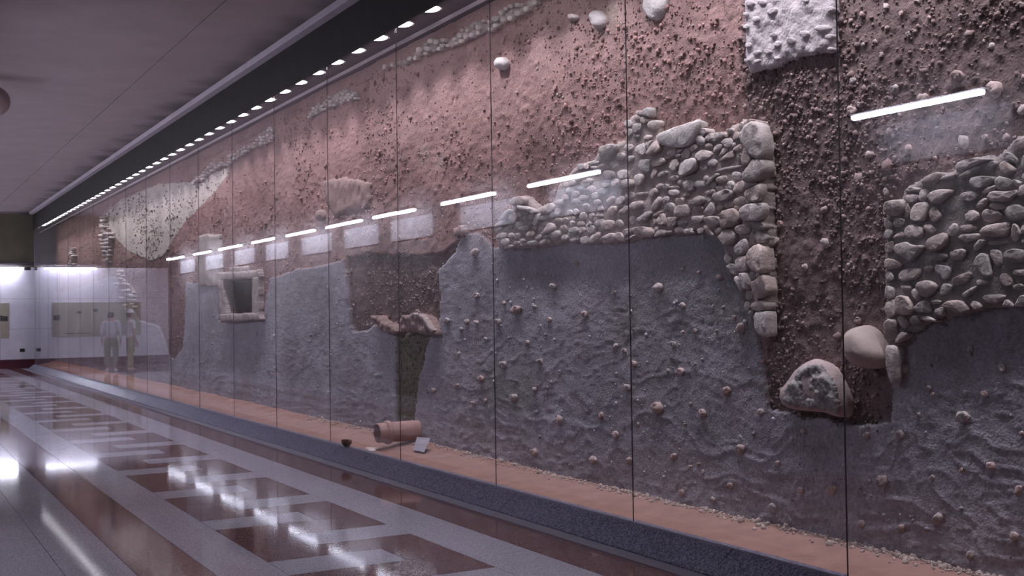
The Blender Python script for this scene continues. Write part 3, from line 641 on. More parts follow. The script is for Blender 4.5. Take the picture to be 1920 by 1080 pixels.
TR_R += trace(1640, 400, 9, [
    (135, 240, 140, 110, 180, 60, 230, 90, 290, 190, 280, 250), (145, 340, 170, 280, 260, 260, 290, 330, 250, 400, 190, 440, 150, 400), (305, 200, 330, 110, 400, 80, 485, 110, 470, 170, 370, 240),
    (290, 420, 350, 350, 430, 310, 490, 350, 480, 400, 360, 430), (505, 320, 530, 230, 620, 190, 760, 230, 790, 290, 770, 390, 700, 410, 520, 400), (800, 240, 830, 200, 900, 185, 980, 240, 1000, 280, 930, 330, 840, 290),
    (1215, 310, 1250, 240, 1320, 170, 1380, 210, 1370, 320, 1300, 390, 1240, 370), (150, 640, 165, 500, 260, 475, 300, 490, 310, 620, 260, 650, 190, 680), (325, 590, 330, 540, 520, 480, 660, 550, 800, 540, 800, 590, 720, 680, 610, 820, 450, 720, 340, 650),
    (870, 500, 900, 430, 1040, 370, 1130, 330, 1220, 380, 1180, 500, 1050, 620, 930, 620, 880, 570), (935, 760, 1000, 700, 1140, 680, 1190, 720, 1140, 790, 1000, 810), (1255, 700, 1290, 640, 1440, 600, 1500, 620, 1480, 720, 1400, 790, 1300, 770),
    (150, 850, 170, 770, 250, 770, 440, 870, 430, 910, 280, 930, 170, 940), (370, 1050, 420, 980, 500, 940, 700, 930, 750, 960, 730, 1040, 640, 1110, 480, 1140, 390, 1110), (805, 930, 860, 880, 970, 910, 930, 970, 830, 1000),
    (1000, 930, 1030, 870, 1200, 900, 1260, 940, 1230, 1010, 1200, 1090, 1130, 1110, 1090, 1030, 1020, 980)])
TR_R += trace(1760, 390, 9, [
    (400, 130, 430, 50, 540, 30, 660, 90, 660, 150, 540, 220, 440, 220), (725, 110, 760, 40, 800, 20, 1000, 70, 1060, 110, 1000, 170, 840, 235, 750, 200), (1110, 60, 1150, -20, 1270, -60, 1400, -20, 1440, 60, 1420, 160, 1300, 210, 1180, 190),
    (330, 350, 360, 300, 520, 275, 620, 320, 580, 360, 440, 400, 360, 390), (720, 400, 760, 340, 850, 290, 1150, 240, 1170, 300, 1120, 470, 900, 480, 760, 450), (1175, 460, 1200, 370, 1250, 265, 1310, 300, 1350, 440, 1290, 540, 1220, 560),
    (1380, 350, 1440, 250, 1540, 300, 1500, 430, 1400, 430), (330, 500, 350, 450, 640, 430, 660, 470, 590, 530, 440, 570), (565, 700, 610, 600, 680, 530, 770, 570, 700, 630, 600, 720), (820, 600, 860, 560, 950, 565, 1130, 550, 1110, 590, 980, 625, 850, 620),
    (840, 740, 900, 705, 1010, 720, 1030, 900, 1010, 980, 950, 970, 890, 860), (1085, 800, 1130, 730, 1250, 690, 1420, 720, 1400, 900, 1300, 920, 1120, 880), (1450, 570, 140, 90), (1600, 520, 200, 150), (1600, 780, 200, 180), (1650, 1050, 220, 160)])
TR_R += [[(1824, 497), (1829, 483), (1840, 475), (1851, 479), (1857, 510), (1858, 518), (1845, 517), (1838, 508)]]
TR_R += trace(1780, 490, 8.31, [
    (35, 320, 60, 260, 160, 210, 290, 160, 320, 210, 280, 280, 200, 350, 90, 370), (400, 330, 440, 280, 520, 300, 600, 340, 540, 370, 430, 370), (180, 510, 260, 450, 390, 380, 410, 410, 350, 470, 220, 560),
    (505, 570, 530, 530, 700, 520, 860, 530, 820, 580, 700, 650, 580, 640), (305, 670, 350, 620, 410, 630, 500, 710, 360, 750), (755, 270, 800, 190, 860, 200, 980, 310, 950, 370, 850, 385, 800, 340),
    (965, 190, 1000, 140, 1163, 130, 1200, 230, 1000, 220), (800, 690, 850, 600, 900, 610, 985, 690, 960, 715, 820, 715), (1000, 680, 1090, 540, 1163, 530, 1230, 620, 1180, 700, 1030, 705), (1060, 400, 150, 90, 10)])
TR_R += trace(1640, 500, 9, [
    (150, 180, 170, 100, 230, 85, 280, 130, 300, 220, 220, 240), (160, 520, 170, 340, 230, 330, 300, 380, 290, 530, 200, 550), (510, 350, 200, 70, -5), (590, 430, 660, 350, 700, 390, 760, 490, 740, 540, 690, 560, 640, 510),
    (695, 330, 740, 270, 860, 240, 960, 260, 1040, 340, 980, 420, 880, 520, 800, 500, 740, 420), (1075, 470, 1110, 330, 1150, 280, 1230, 300, 1290, 350, 1230, 430, 1130, 480), (145, 740, 170, 590, 300, 560, 330, 640, 340, 780, 290, 840, 200, 830),
    (340, 640, 350, 540, 400, 490, 540, 520, 620, 640, 640, 740, 560, 800, 440, 810, 360, 750), (660, 690, 740, 620, 820, 555, 900, 600, 950, 740, 900, 790, 800, 770, 700, 760), (930, 590, 1000, 555, 1100, 580, 1080, 620, 980, 640),
    (985, 770, 1020, 710, 1120, 690, 1150, 770, 1120, 835, 1020, 800), (1140, 680, 1200, 600, 1340, 570, 1480, 600, 1560, 740, 1480, 780, 1380, 780, 1240, 700), (740, 880, 770, 840, 900, 840, 1020, 900, 1000, 935, 850, 915),
    (570, 910, 600, 850, 660, 825, 730, 870, 740, 940, 680, 970, 600, 965), (370, 890, 400, 840, 460, 840, 540, 930, 530, 1000, 470, 1040, 420, 1000)])
TR_R += trace(1640, 590, 7.714, [(120, 350, 130, 130, 170, 75, 290, 90, 310, 150, 300, 340, 220, 365), (285, 410, 310, 300, 360, 250, 460, 270, 440, 320, 340, 390), (165, 460, 330, 490, 320, 620, 300, 900, 280, 1000, 240, 1000, 200, 860, 170, 650)])
lay(TR_R, MX, mr_, M_STONE)

# ================================================================== LOOSE STONES STUCK IN THE EARTH (pieces of the wall)
LOOSE = [(820+x/2.841, 420+y/2.841, s/2.841) for x, y, s in (
    (205, 150, 30), (740, 210, 30), (617, 333, 32), (432, 455, 38), (215, 380, 25), (55, 515, 30), (160, 522, 22), (213, 525, 22), (125, 560, 20), (790, 480, 32), (520, 440, 18), (360, 420, 15), (360, 750, 32), (488, 630, 22), (555, 735, 28),
    (262, 612, 15), (945, 650, 25), (990, 675, 20), (945, 365, 20), (1185, 340, 42), (1310, 435, 28), (1400, 255, 18), (1505, 285, 35), (1255, 640, 32), (1045, 745, 28), (1295, 785, 35), (1545, 890, 48), (1175, 975, 52), (1410, 1005, 40), (1015, 870, 30),
    (875, 1020, 28), (655, 1045, 38), (415, 925, 38), (525, 880, 22), (243, 825, 25), (195, 955, 20), (260, 940, 20), (105, 860, 18), (1620, 555, 45), (1580, 500, 25), (1370, 570, 20), (1485, 570, 18), (110, 690, 18), (330, 520, 30), (600, 510, 25), (1225, 780, 18), (1345, 960, 20))]
LOOSE += [(1180+x/2.595, 720+y/2.595, s/2.595) for x, y, s in (
    (135, 115, 42), (645, 135, 28), (540, 320, 45), (215, 350, 25), (720, 385, 25), (490, 495, 28), (985, 515, 45), (835, 520, 30), (695, 600, 35), (255, 530, 25), (1240, 470, 50), (1625, 160, 60), (1765, 400, 35), (1155, 250, 32), (1325, 245, 38), (1730, 50, 32),
    (1465, 20, 25), (1505, 655, 45), (1130, 680, 38), (1325, 700, 30), (1670, 830, 40), (1895, 515, 40), (1880, 740, 45), (1475, 455, 25), (1410, 150, 22), (1620, 420, 20), (1910, 240, 25), (290, 405, 18), (330, 390, 18), (350, 430, 18), (405, 560, 20), (850, 230, 25))]
LOOSE += [(1155.5, 815, 11), (1003.7, 846.7, 12), (1114.8, 861.5, 11), (1181.5, 863, 12), (889, 756, 8), (905.5, 709.6, 10), (813, 732, 9), (1700, 690, 12), (1820, 655, 10), (1750, 740, 9), (1880, 690, 14)]
LOOSE_D = [(1360+x/3.375, y/3.375, s/3.375) for x, y, s in (
    (1000, 35, 40), (845, 80, 22), (1095, 80, 28), (1200, 5, 25), (1630, 80, 32), (1850, 25, 25), (780, 125, 22), (1140, 215, 35), (935, 262, 25), (860, 280, 28), (1225, 312, 28), (1360, 310, 20), (1665, 290, 35), (970, 345, 35), (850, 410, 25), (790, 510, 45),
    (930, 545, 35), (1060, 565, 50), (1235, 630, 65), (1450, 480, 80), (1700, 560, 105), (800, 700, 60), (845, 660, 30), (1525, 610, 40), (1375, 630, 35), (935, 730, 40), (650, 735, 35), (905, 975, 45), (1025, 1045, 65), (1150, 940, 45), (1490, 890, 65),
    (1630, 870, 35), (1760, 865, 40), (1870, 690, 60), (1320, 1000, 30), (565, 440, 25), (500, 870, 30), (1470, 95, 25), (1280, 110, 25), (1600, 170, 20))]
LOOSE_D += [(1540+255/3.858, 220+440/3.858, 18), (1540+460/3.858, 220+540/3.858, 15), (1545, 456, 15), (1320+525/2.842, 440+175/2.842, 14), (1320+805/2.842, 440+455/2.842, 14), (1545, 458, 12), (1448, 452, 13), (1455, 420, 10), (1320+640/2.842, 458, 12)]
for i, (px, py, s) in enumerate(LOOSE+LOOSE_D):
    a, b = onx(px, py, WX-.03)
    q = PX(ell(px, py, s*random.uniform(.75, 1.0), s*random.uniform(.95, 1.35), random.uniform(-35, 35), 10), WX-.03)
    e = np.ptp(np.array(q), axis=0).mean()
    pebble('stone', q, surf(a, b)+.004, max(.014, .42*e), M_LOOSE, soil, n=9, flat=.5, back=.03, jit=.13)

# ================================================================== SINGLE STONES, SLABS AND FINDS
def boulder(name, poly_px, X0, depth, mat_, parent=None, n=30, rings=8, rough=.03, seed=1, back=.06):
    XF = X0-depth*.4; P = resample(chaikin(chaikin(PX(poly_px, XF))), n)
    ar = np.sum(P[:, 0]*np.roll(P[:, 1], -1)-np.roll(P[:, 0], -1)*P[:, 1])
    if ar < 0: P = P[::-1]
    c = P.mean(0); V = [(X0+back, c[0]+(q-c)[0]*.9, c[1]+(q-c)[1]*.9) for q in P]
    for r in range(rings):
        a = (r/(rings))*math.pi/2
        s, hgt = math.cos(a)**.75, math.sin(a)**.8*depth
        for q in P:
            d = (q-c)*s
            nn = float(fbm(np.array([(c[0]+d[0])*16]), np.array([(c[1]+d[1])*16+hgt*20]), 3, seed)[0]-.5)*2*rough
            V.append((X0-hgt-nn, c[0]+d[0]*(1+nn), c[1]+d[1]*(1+nn)))
    V.append((X0-depth, c[0], c[1])); Fc = []
    for r in range(rings):
        for k in range(n): Fc.append((r*n+k, (r+1)*n+k, (r+1)*n+(k+1) % n, r*n+(k+1) % n))
    for k in range(n): Fc.append((rings*n+k, (rings+1)*n, rings*n+(k+1) % n))
    return meshobj(name, V, Fc, mat_, parent, True, origin=(X0, c[0], c[1]))
def prism(name, poly_px, xf, xb, mat_, parent=None, bev=.006, taper=1.0):
    P = PX(poly_px, xf); A = np.array(P); ar = np.sum(A[:, 0]*np.roll(A[:, 1], -1)-np.roll(A[:, 0], -1)*A[:, 1])
    if ar < 0: P = P[::-1]
    n = len(P); V = [(xf, a, b) for a, b in P]+[(xb, a, b) for a, b in P]
    Fc = [tuple(range(n))[::-1], tuple(range(n, 2*n))]+[(i, (i+1) % n, n+(i+1) % n, n+i) for i in range(n)]
    o = meshobj(name, V, Fc, mat_, parent)
    bm = bmesh.new(); bm.from_mesh(o.data); bmesh.ops.recalc_face_normals(bm, faces=bm.faces[:])
    if bev: bmesh.ops.bevel(bm, geom=bm.edges[:], offset=bev, segments=2, affect='EDGES')
    bm.to_mesh(o.data); bm.free(); return o
def C4(p): return [(1320+x/2.842, 440+y/2.842) for x, y in p]

rock = boulder('pitted_boulder', C4([(395, 880), (400, 830), (450, 770), (500, 700), (560, 662), (620, 668), (672, 710), (702, 780), (742, 860), (756, 920), (752, 980), (700, 972), (640, 948), (520, 940), (430, 925)]), 4.84, .10, M_RIND, rough=.012, seed=3)
tag(rock, 'half-round pitted grey boulder with a pale rind low in the dark pit', 'boulder')
_pc = onx(1320+570/2.842, 440+840/2.842, 4.73)
relief('pitted_face', C4([(402, 878), (410, 835), (455, 780), (500, 715), (550, 690), (610, 690), (640, 740), (680, 800), (700, 860), (712, 920), (690, 955), (640, 938), (520, 928), (432, 915)]), 4.742, 4.775, M_ROUGHST, rock, cell=.008, amp=.020, freq=22, seed=13, edge=.03,
       fn=lambda Y, Z: .06*(np.sqrt(np.clip(1-((Y-_pc[0])/.55)**2-((Z-_pc[1])/.38)**2, 0, 1))-.9))
egg = boulder('egg_boulder', C4([(760, 530), (782, 495), (838, 480), (890, 520), (930, 580), (958, 640), (945, 690), (905, 716), (850, 716), (800, 690), (768, 645), (753, 585)]), 4.88, .17, M_PINKST, rings=10, rough=.006, seed=5)
tag(egg, 'smooth pinkish egg-shaped boulder beside the right rubble wall', 'boulder')

top_slab = relief('plaster_slab', [(1393, -70), (1396, 60), (1400, 125), (1405, 135), (1430, 128), (1470, 118), (1500, 106), (1540, 98), (1562, 95), (1562, -70)], 4.845, 4.95, M_SLAB, None, cell=.011, amp=.014, freq=14, seed=19, edge=.02)
tag(top_slab, 'thick pale plaster slab with proud pebbles at the top of the wall', 'slab')
for x, y, w_, h_ in ((150, 20, 60, 40), (230, 15, 50, 35), (290, 72, 70, 40), (190, 122, 50, 40), (300, 222, 40, 30), (495, 215, 60, 45), (410, 258, 60, 45), (325, 278, 46, 40), (265, 328, 55, 35), (195, 335, 50, 30), (610, 178, 90, 38), (320, 368, 40, 26),
                     (195, 388, 46, 26), (140, 285, 40, 36), (135, 383, 34, 26), (655, 232, 50, 34), (125, 168, 34, 30), (505, 2, 40, 30), (125, 90, 34, 30), (660, 60, 40, 40), (660, 310, 30, 30)):
    pebble('stone', PX([(1360+a/3.375, b/3.375) for a, b in ell(x, y, w_, h_, random.uniform(-10, 25), 9)], 4.83), 4.85, .022, M_SLAB, top_slab, n=10, flat=.6)

def upper(label, poly, X0, d, name='limestone_rock', m=M_PALEST, sd=1):
    o = boulder(name, poly, X0, d, m, None, n=18, rings=6, rough=.02, seed=sd); tag(o, label, 'rock')
upper('large pale rock half hidden by the top edge of the photo', [(1207, -18), (1206, 18), (1216, 36), (1232, 40), (1247, 25), (1253, -5), (1243, -22)], 4.89, .07, sd=2)
upper('round pale rock sticking out of the red soil near the top', [(1106, 28), (1114, 18), (1126, 20), (1135, 35), (1132, 52), (1120, 58), (1109, 46)], 4.89, .08, sd=4)
upper('small flat pale stone left of a round rock near the top', ell(1074, 32, 22, 13, -12), 4.89, .05, sd=6)
upper('lone white cobble jutting from the red soil beneath the stone layer', [(928, 116), (934, 107), (944, 106), (951, 118), (948, 129), (939, 133), (931, 126)], 4.89, .085, sd=8)
upper('pale weathered stone over a shadowed gap in the mid wall', [(592, 396), (600, 392), (608, 395), (609, 412), (600, 416), (593, 410)], 4.89, .07, sd=9, m=M_TANL)

def strata(name, label, outline, X, m_bed, m_st, nst, smin, smax, cell=.016, seed=1, prot=.02):
    t = relief(name, outline, X, WX+.04, m_bed, None, cell=cell, amp=.02, freq=12, seed=seed, edge=.03)
    tag(t, label, 'stone layer')
    xs_ = [p[0] for p in outline]; ys_ = [p[1] for p in outline]; A = np.array(outline); placed = []; tries = 0
    while len(placed) < nst and tries < 6000:
        tries += 1; x = random.uniform(min(xs_), max(xs_)); y = random.uniform(min(ys_), max(ys_)); s = random.uniform(smin, smax)
        if not inpoly(np.array([x]), np.array([y]), outline)[0]: continue
        if any(math.hypot(x-a, y-b) < .5*(s+c) for a, b, c in placed): continue
        placed.append((x, y, s))
        q = PX(ell(x, y, s, s*.95, 0, 9), X-.02); e = np.ptp(np.array(q), axis=0).mean()
        pebble('stone', q, X+.003, max(.02, .4*e), m_st, t, n=10, flat=.6)
    return t
S1 = [(600+x/3, y/3) for x, y in ((360, 390), (400, 381), (510, 348), (560, 320), (640, 290), (700, 277), (770, 256), (830, 226), (960, 166), (1080, 110), (1150, 62), (1230, 10), (1290, -40), (1250, -40), (1180, -2), (1140, 18), (1080, 33), (1030, 45), (1000, 85), (950, 112), (890, 118),
                                   (830, 145), (770, 193), (720, 233), (640, 213), (590, 238), (550, 278), (510, 322), (420, 352), (375, 363))]
strata('stone_layer', 'long sloping layer of stones in the red soil below the downlights', S1, 4.855, M_MORT, M_STONE, 46, 7, 13, seed=23)
S2 = [(574, 223), (610, 205), (640, 192), (669, 186), (667, 174), (642, 166), (615, 183), (590, 199), (577, 213)]
strata('stone_layer', 'short clump of small stones left of the long stone layer', S2, 4.855, M_MORT, M_STONE, 34, 4, 7, seed=25)
S3 = [(300+x/5.4, 220+y/5.4) for x, y in ((338, 690), (430, 645), (540, 550), (600, 508), (700, 488), (760, 416), (850, 370), (900, 326), (1000, 296), (1142, 226), (1136, 108), (1090, 98), (1050, 150), (990, 168), (960, 250), (850, 290), (800, 330), (690, 388), (680, 450), (560, 448), (480, 478), (430, 560), (345, 605))]
strata('stone_layer', 'ragged pale stone layer above the tan plaster patch', S3, 4.855, M_TANL, M_PALEST, 52, 3.5, 6, cell=.022, seed=27)
tag(relief('earth_ledge', [(511, 254), (545, 239), (577, 219), (577, 226), (545, 245), (511, 261)], 4.87, WX+.03, M_TANL, None, cell=.02, amp=.01), 'thin crooked ledge of earth joining two stone layers', 'ledge')
S4 = [(60+x/5.4, 360+y/5.4) for x, y in ((708, 240), (740, 228), (762, 330), (802, 420), (802, 560), (792, 712), (745, 716), (722, 600), (704, 450))]
strata('stone_column', 'narrow upright strip of pale stones left of the tan patch', S4, 4.86, M_TANL, M_PALEST, 36, 3, 6, cell=.03, seed=29)
S5 = [(217, 507), (228, 505), (236, 528), (250, 545), (252, 580), (243, 590), (232, 570), (222, 545)]
strata('stone_column', 'small cluster of pale stones above the mirrored people', S5, 4.86, M_TANL, M_PALEST, 24, 3, 6, cell=.03, seed=31)
S6 = [(132, 468), (139, 465), (140, 496), (132, 498)]
strata('stone_column', 'tiny upright strip of stones at the far end of the wall', S6, 4.86, M_TANL, M_PALEST, 12, 3, 5, cell=.04, seed=33)
tag(relief('earth_ledge', [(140, 462), (165, 452), (192, 441), (192, 446), (165, 458), (142, 468)], 4.87, WX+.03, M_TANL, None, cell=.04, amp=.01), 'thin earth ledge by the far upright stones', 'ledge')
tag(relief('plaster_fragment', [(258, 628), (268, 612), (277, 604), (285, 612), (298, 628), (290, 630), (277, 618), (268, 630)], 4.87, WX+.03, M_CIST, None, cell=.025, amp=.01), 'pale peaked plaster fragment at the foot of the maroon earth', 'fragment')

# stone framed opening (cist) and block beside it
XC_ = 4.80
cist = empty('stone_cist', (XC_, onx(446, 602, XC_)[0], onx(446, 602, XC_)[1])); tag(cist, 'square stone frame around a black opening in the grey clay', 'stone frame')
relief('lintel', [(406, 512), (482, 507), (485, 519), (409, 526)], XC_, 4.96, M_CIST, cist, cell=.014, amp=.012, edge=.015)
relief('sill', [(411, 590), (484, 587), (486, 599), (413, 603)], XC_-.02, 4.96, M_CIST, cist, cell=.014, amp=.012, edge=.015)
relief('jamb', [(408, 524), (416, 524), (424, 592), (412, 593)], XC_, 4.96, M_CIST, cist, cell=.014, amp=.012, edge=.015)
relief('jamb', [(472, 519), (484, 518), (485, 590), (472, 590)], XC_, 4.96, M_CIST, cist, cell=.014, amp=.012, edge=.015)
relief('cap_stone', [(428, 502), (461, 499), (463, 509), (430, 512)], XC_+.03, WX+.05, M_CIST, cist, cell=.014, amp=.012, edge=.015)
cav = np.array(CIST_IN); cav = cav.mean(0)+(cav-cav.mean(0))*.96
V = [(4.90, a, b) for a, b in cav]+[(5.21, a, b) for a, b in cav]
meshobj('cavity_shade_lining', V, [(0, 1, 5, 4), (1, 2, 6, 5), (2, 3, 7, 6), (3, 0, 4, 7), (4, 5, 6, 7)], M_DARK, cist)  # near-black sheets paint the shade inside the opening
blk = relief('stone_slab', [(371, 443), (388, 439), (392, 442), (411, 438), (413, 533), (400, 537), (372, 536)], 4.845, WX+.04, M_CIST, None, cell=.025, amp=.014, edge=.02)
tag(blk, 'upright pale stone slab left of the black stone-framed opening', 'slab')
tag(relief('earth_shelf', [(604, 340), (640, 333), (694, 342), (691, 391), (668, 400), (645, 402), (626, 409), (610, 378)], 4.865, WX+.04, M_TANL, None, cell=.022, amp=.016, edge=.03), 'tan earth shelf with a dark undercut in the mid wall', 'earth shelf')
tag(relief('wall_stub', [(846, 429), (868, 424), (871, 440), (856, 446), (849, 442)], 4.83, WX+.04, M_TANL, None, cell=.016, amp=.014, edge=.02), 'small jutting stub beside the tip of the grey clay', 'fragment')
def C5(p): return [(640+x/5.4, 520+y/5.4) for x, y in p]
kf = relief('kiln_fragment', C5([(270, 395), (350, 392), (400, 448), (480, 478), (520, 508), (560, 545), (535, 575), (430, 556), (380, 530), (335, 460)]), 4.80, WX+.05, M_TANL, None, cell=.013, amp=.03, freq=15, edge=.03, seed=41)
tag(kf, 'thin sloping clay lump left of the arched one in the pit', 'clay fragment')
kf = relief('kiln_fragment', C5([(580, 420), (640, 385), (720, 368), (800, 385), (850, 430), (880, 498), (932, 550), (932, 582), (850, 582), (760, 562), (640, 556), (582, 546)]), 4.79, WX+.05, M_TANL, None, cell=.013, amp=.032, freq=15, edge=.04, seed=43)
tag(kf, 'arched clay lump casting a shadow over the gravel strip', 'clay fragment')
rim = C5([(640, 392), (720, 366), (802, 383), (852, 430), (882, 498), (934, 552), (900, 555), (855, 500), (820, 440), (780, 410), (720, 398)])
relief('rim', rim, 4.775, 4.83, M_CIST, kf, cell=.012, amp=.01, edge=.02, seed=45)

# ------------------------------------------------------------------ sand bed, rubble, pipe and small finds
def sand_z(x, Y):
    rise = np.interp(Y, [3, 6, 12, 20], [.03, .04, .10, .12])
    return .128+np.clip((x-4.36)/.54, 0, 1)**1.2*rise+(fbm(x*5, Y*5, 3, 81)-.5)*.02
sx_ = np.linspace(4.361, 5.0, 26); syy = np.concatenate([np.arange(YN, 12, .03), np.arange(12, YF-.04, .08)])
SXm, SYm = np.meshgrid(sx_, syy); SZm = sand_z(SXm, SYm)+(fbm(SXm*30, SYm*30, 2, 82)-.5)*.008
Vs = np.stack([SXm, SYm, SZm], -1).reshape(-1, 3); ii = np.arange(SXm.size).reshape(SXm.shape)
Qs = np.stack([ii[:-1, :-1], ii[:-1, 1:], ii[1:, 1:], ii[1:, :-1]], -1).reshape(-1, 4)
sand = fastmesh('sand_bed', Vs, Qs, M_SAND); tag(sand, 'strip of orange sand between the glass and the earth wall', 'sand', None, 'stuff')
n_ = 2600; Yr = 2.2*(14/2.2)**RNG.random(n_); Sr = np.exp(RNG.normal(math.log(.0075), .5, n_)); Sr = np.clip(Sr, .003, .028)
iy = np.clip(np.searchsorted(ay, Yr), 0, len(ay)-1); Xr = WX-hh[8, iy]-np.abs(RNG.normal(0, .045, n_))-.01
Cr = np.stack([Xr, Yr, sand_z(Xr, Yr)+Sr*.2], -1)
rub = clods('rubble', Cr, Sr, np.array((.44, .36, .33))*RNG.uniform(.7, 1.2, (n_, 1)), wall_mat('rubble_earth', .3), sand); rub['kind'] = 'stuff'

pX, (pY, pZ) = 4.43, onx(707, 812, 4.43)
pr_ = .098
RotX = Matrix(((0, 0, 1), (0, 1, 0), (-1, 0, 0)))        # local z -> +x
pipe = empty('clay_pipe', (pX, pY, pZ-pr_)); tag(pipe, 'terracotta pipe with a thick collar jutting over the sand', 'pipe')
lathe('barrel', [(pr_*.84, .46), (pr_*.84, 0), (pr_*.90, -.002), (pr_*.98, .004), (pr_, .015), (pr_, .11), (pr_*1.03, .2), (pr_*1.06, .35), (pr_*1.06, .47)], M_TERRA, pipe, (pX, pY, pZ), n=36, rot=RotX)
lathe('collar', [(pr_*.99, .085), (pr_*1.16, .09), (pr_*1.22, .105), (pr_*1.22, .125), (pr_*1.14, .14), (pr_*1.0, .15)], M_TERRA, pipe, (pX, pY, pZ), n=36, rot=RotX)
lathe('bore_shade', [(.001, .13), (pr_*.85, .13), (pr_*.85, .14)], M_DARK, pipe, (pX, pY, pZ), n=36, rot=RotX)  # near-black disc painted as the shade inside the hollow pipe
def C6(x, y): return (620+x/5.4, 720+y/5.4)
q = [onx(*C6(835, 668), 4.60), onx(*C6(942, 690), 4.60), onx(*C6(1004, 552), 4.72), onx(*C6(872, 540), 4.72)]
V = [(4.60, *q[0]), (4.60, *q[1]), (4.72, *q[2]), (4.72, *q[3])]; V += [(a+.006, b, c+.004) for a, b, c in V]
card = meshobj('placard', V, [(0, 1, 2, 3), (7, 6, 5, 4), (0, 4, 5, 1), (1, 5, 6, 2), (2, 6, 7, 3), (3, 7, 4, 0)], M_CARD)
tag(card, 'blank grey label card leaning beside the clay pipe', 'placard')
a, b = onx(*C6(430, 672), 4.45)
V = []; Fc = []; nn = 20
for r, hz in ((.13, -.012), (.09, .006), (.04, .012)):
    for k in range(nn):
        t = 2*math.pi*k/nn; rr = r*(1+.25*math.sin(3*t+r*20)); V.append((4.45+rr*.5*math.cos(t), a+rr*1.2*math.sin(t), float(sand_z(np.array(4.45), np.array(a)))+hz))
V.append((4.45, a, float(sand_z(np.array(4.45), np.array(a)))+.014))
for r in range(2):
    for k in range(nn): Fc.append((r*nn+k, r*nn+(k+1) % nn, (r+1)*nn+(k+1) % nn, (r+1)*nn+k))
for k in range(nn): Fc.append((2*nn+k, 2*nn+(k+1) % nn, 3*nn))
tag(meshobj('powder_spill', V, Fc, M_POWDER, None, True), 'little heap of pale powder below the mouth of the pipe', 'powder', None, 'stuff')
a, b = onx(*C6(140, 690), 4.285)
sh = lathe('pottery_sherd', [(.012, .001), (.036, .008), (.052, .032), (.058, .06), (.052, .058), (.04, .03), (.02, .014), (.001, .012)], mat('brown_pottery', (.16, .10, .075), .8, .2, 20), None, (4.305, a, .136), n=20, rot=Matrix.Rotation(math.radians(-18), 3, 'X') @ Matrix.Rotation(math.radians(12), 3, 'Y'))
tag(sh, 'small brown hollow sherd on the kerb by the glass', 'pottery')

# ================================================================== LAMPS
M_RING = mat('lamp_ring', (.5, .48, .5), .3, .03, 4, metal=.8)
def downlight():
    t = empty('downlight', (0, 0, 0))
    lathe('ring', [(.122, .0), (.122, -.010), (.108, -.012), (.104, -.004), (.104, .0)], M_RING, t, (0, 0, 0), n=24)
    lathe('lens', [(.104, -.004), (.096, -.016), (.075, -.026), (.04, -.033), (.001, -.035)], M_LENS, t, (0, 0, 0), n=24)
    L = bpy.data.lights.new('lamp', 'SPOT'); L.energy = SPOT_W; L.color = SPOT_C; L.spot_size = math.radians(92); L.spot_blend = .9; L.shadow_soft_size = .06
    lo = bpy.data.objects.new('lamp', L); link(lo, t); lo.location = (0, 0, -.07)
    lo.rotation_euler = Vector((.10, 0, -1)).to_track_quat('-Z', 'Y').to_euler()
    return t
def copy_tree(o, parent=None):
    c = o.copy(); COL.objects.link(c); c.parent = parent
    for ch in o.children: copy_tree(ch, c)
    return c
ORD = 'first second third fourth fifth sixth seventh eighth ninth tenth eleventh twelfth thirteenth fourteenth fifteenth sixteenth seventeenth eighteenth nineteenth twentieth'.split()
proto = downlight()
for k in range(-12, 45):
    o = proto if k == -12 else copy_tree(proto)
    o.location = (4.45, 9.42+.612*k, 4.291)
    if k < 0: lb = 'round downlight in the soffit row, above the top edge of the photo'
    elif k < len(ORD): lb = 'round downlight over the glass, %s in the row from the top edge of the photo' % ORD[k]
    else: lb = 'tiny far downlight where the row over the glass runs together'
    tag(o, lb, 'light', 'downlights over the excavation wall')

def tube_lamp(name, p0, p1, wall_dir, label, group):
    """tube from p0 to p1 on two brackets that reach wall_dir metres back to the wall"""
    p0, p1 = Vector(p0), Vector(p1); c = (p0+p1)/2
    t = empty(name, c); tag(t, label, 'light', group); d = (p1-p0).normalized(); L = (p1-p0).length
    rot = d.to_track_quat('Z', 'X').to_matrix()
    lathe('tube', [(.001, 0), (.024, 0), (.024, L), (.001, L)], M_TUBE, t, p0, n=16, rot=rot)
    ex = abs(d.x)*L/2+.03; ey = abs(d.y)*L/2+.03
    hs = box('housing', c.x-max(ex, .04), c.x+max(ex, .04), c.y-max(ey, .04), c.y+max(ey, .04), c.z+.03, c.z+.075, M_WHITE, t)
    for s in (-.35, .35):
        q = c+d*(L*s); e = q+Vector(wall_dir)
        box('bracket', min(q.x, e.x)-.012, max(q.x, e.x)+.012, min(q.y, e.y)-.012, max(q.y, e.y)+.012, c.z+.04, c.z+.065, M_WHITE, hs)
    return t
for i_, ys_ in enumerate((6.45, 12.36, 15.22, 18.15, 20.62, 23.2, 26.0, 28.85, 31.6, 34.75)):
    L = 1.8 if ys_ > 7 else 1.45
    tube_lamp('fluorescent_lamp', (.415, ys_, 3.30), (.415, ys_+L, 3.30), (-.345, 0, 0), 'fluorescent tube mirrored in the glass, %s from the right in the receding row' % ORD[i_], 'tubes along the hall wall')
    sp = tag(box('sign_panel', .052, .072, ys_-.02, ys_+L+.02, 2.86, 3.25, M_WHITE, None, .004), 'lit white panel mirrored in the glass below a tube, %s from the right' % ORD[i_], 'panel', 'white panels along the hall wall')
tube_lamp('fluorescent_lamp', (2.42, YE-.22, 3.06), (3.90, YE-.22, 3.06), (0, .2, 0), 'fluorescent tube high on the marble end wall', None)

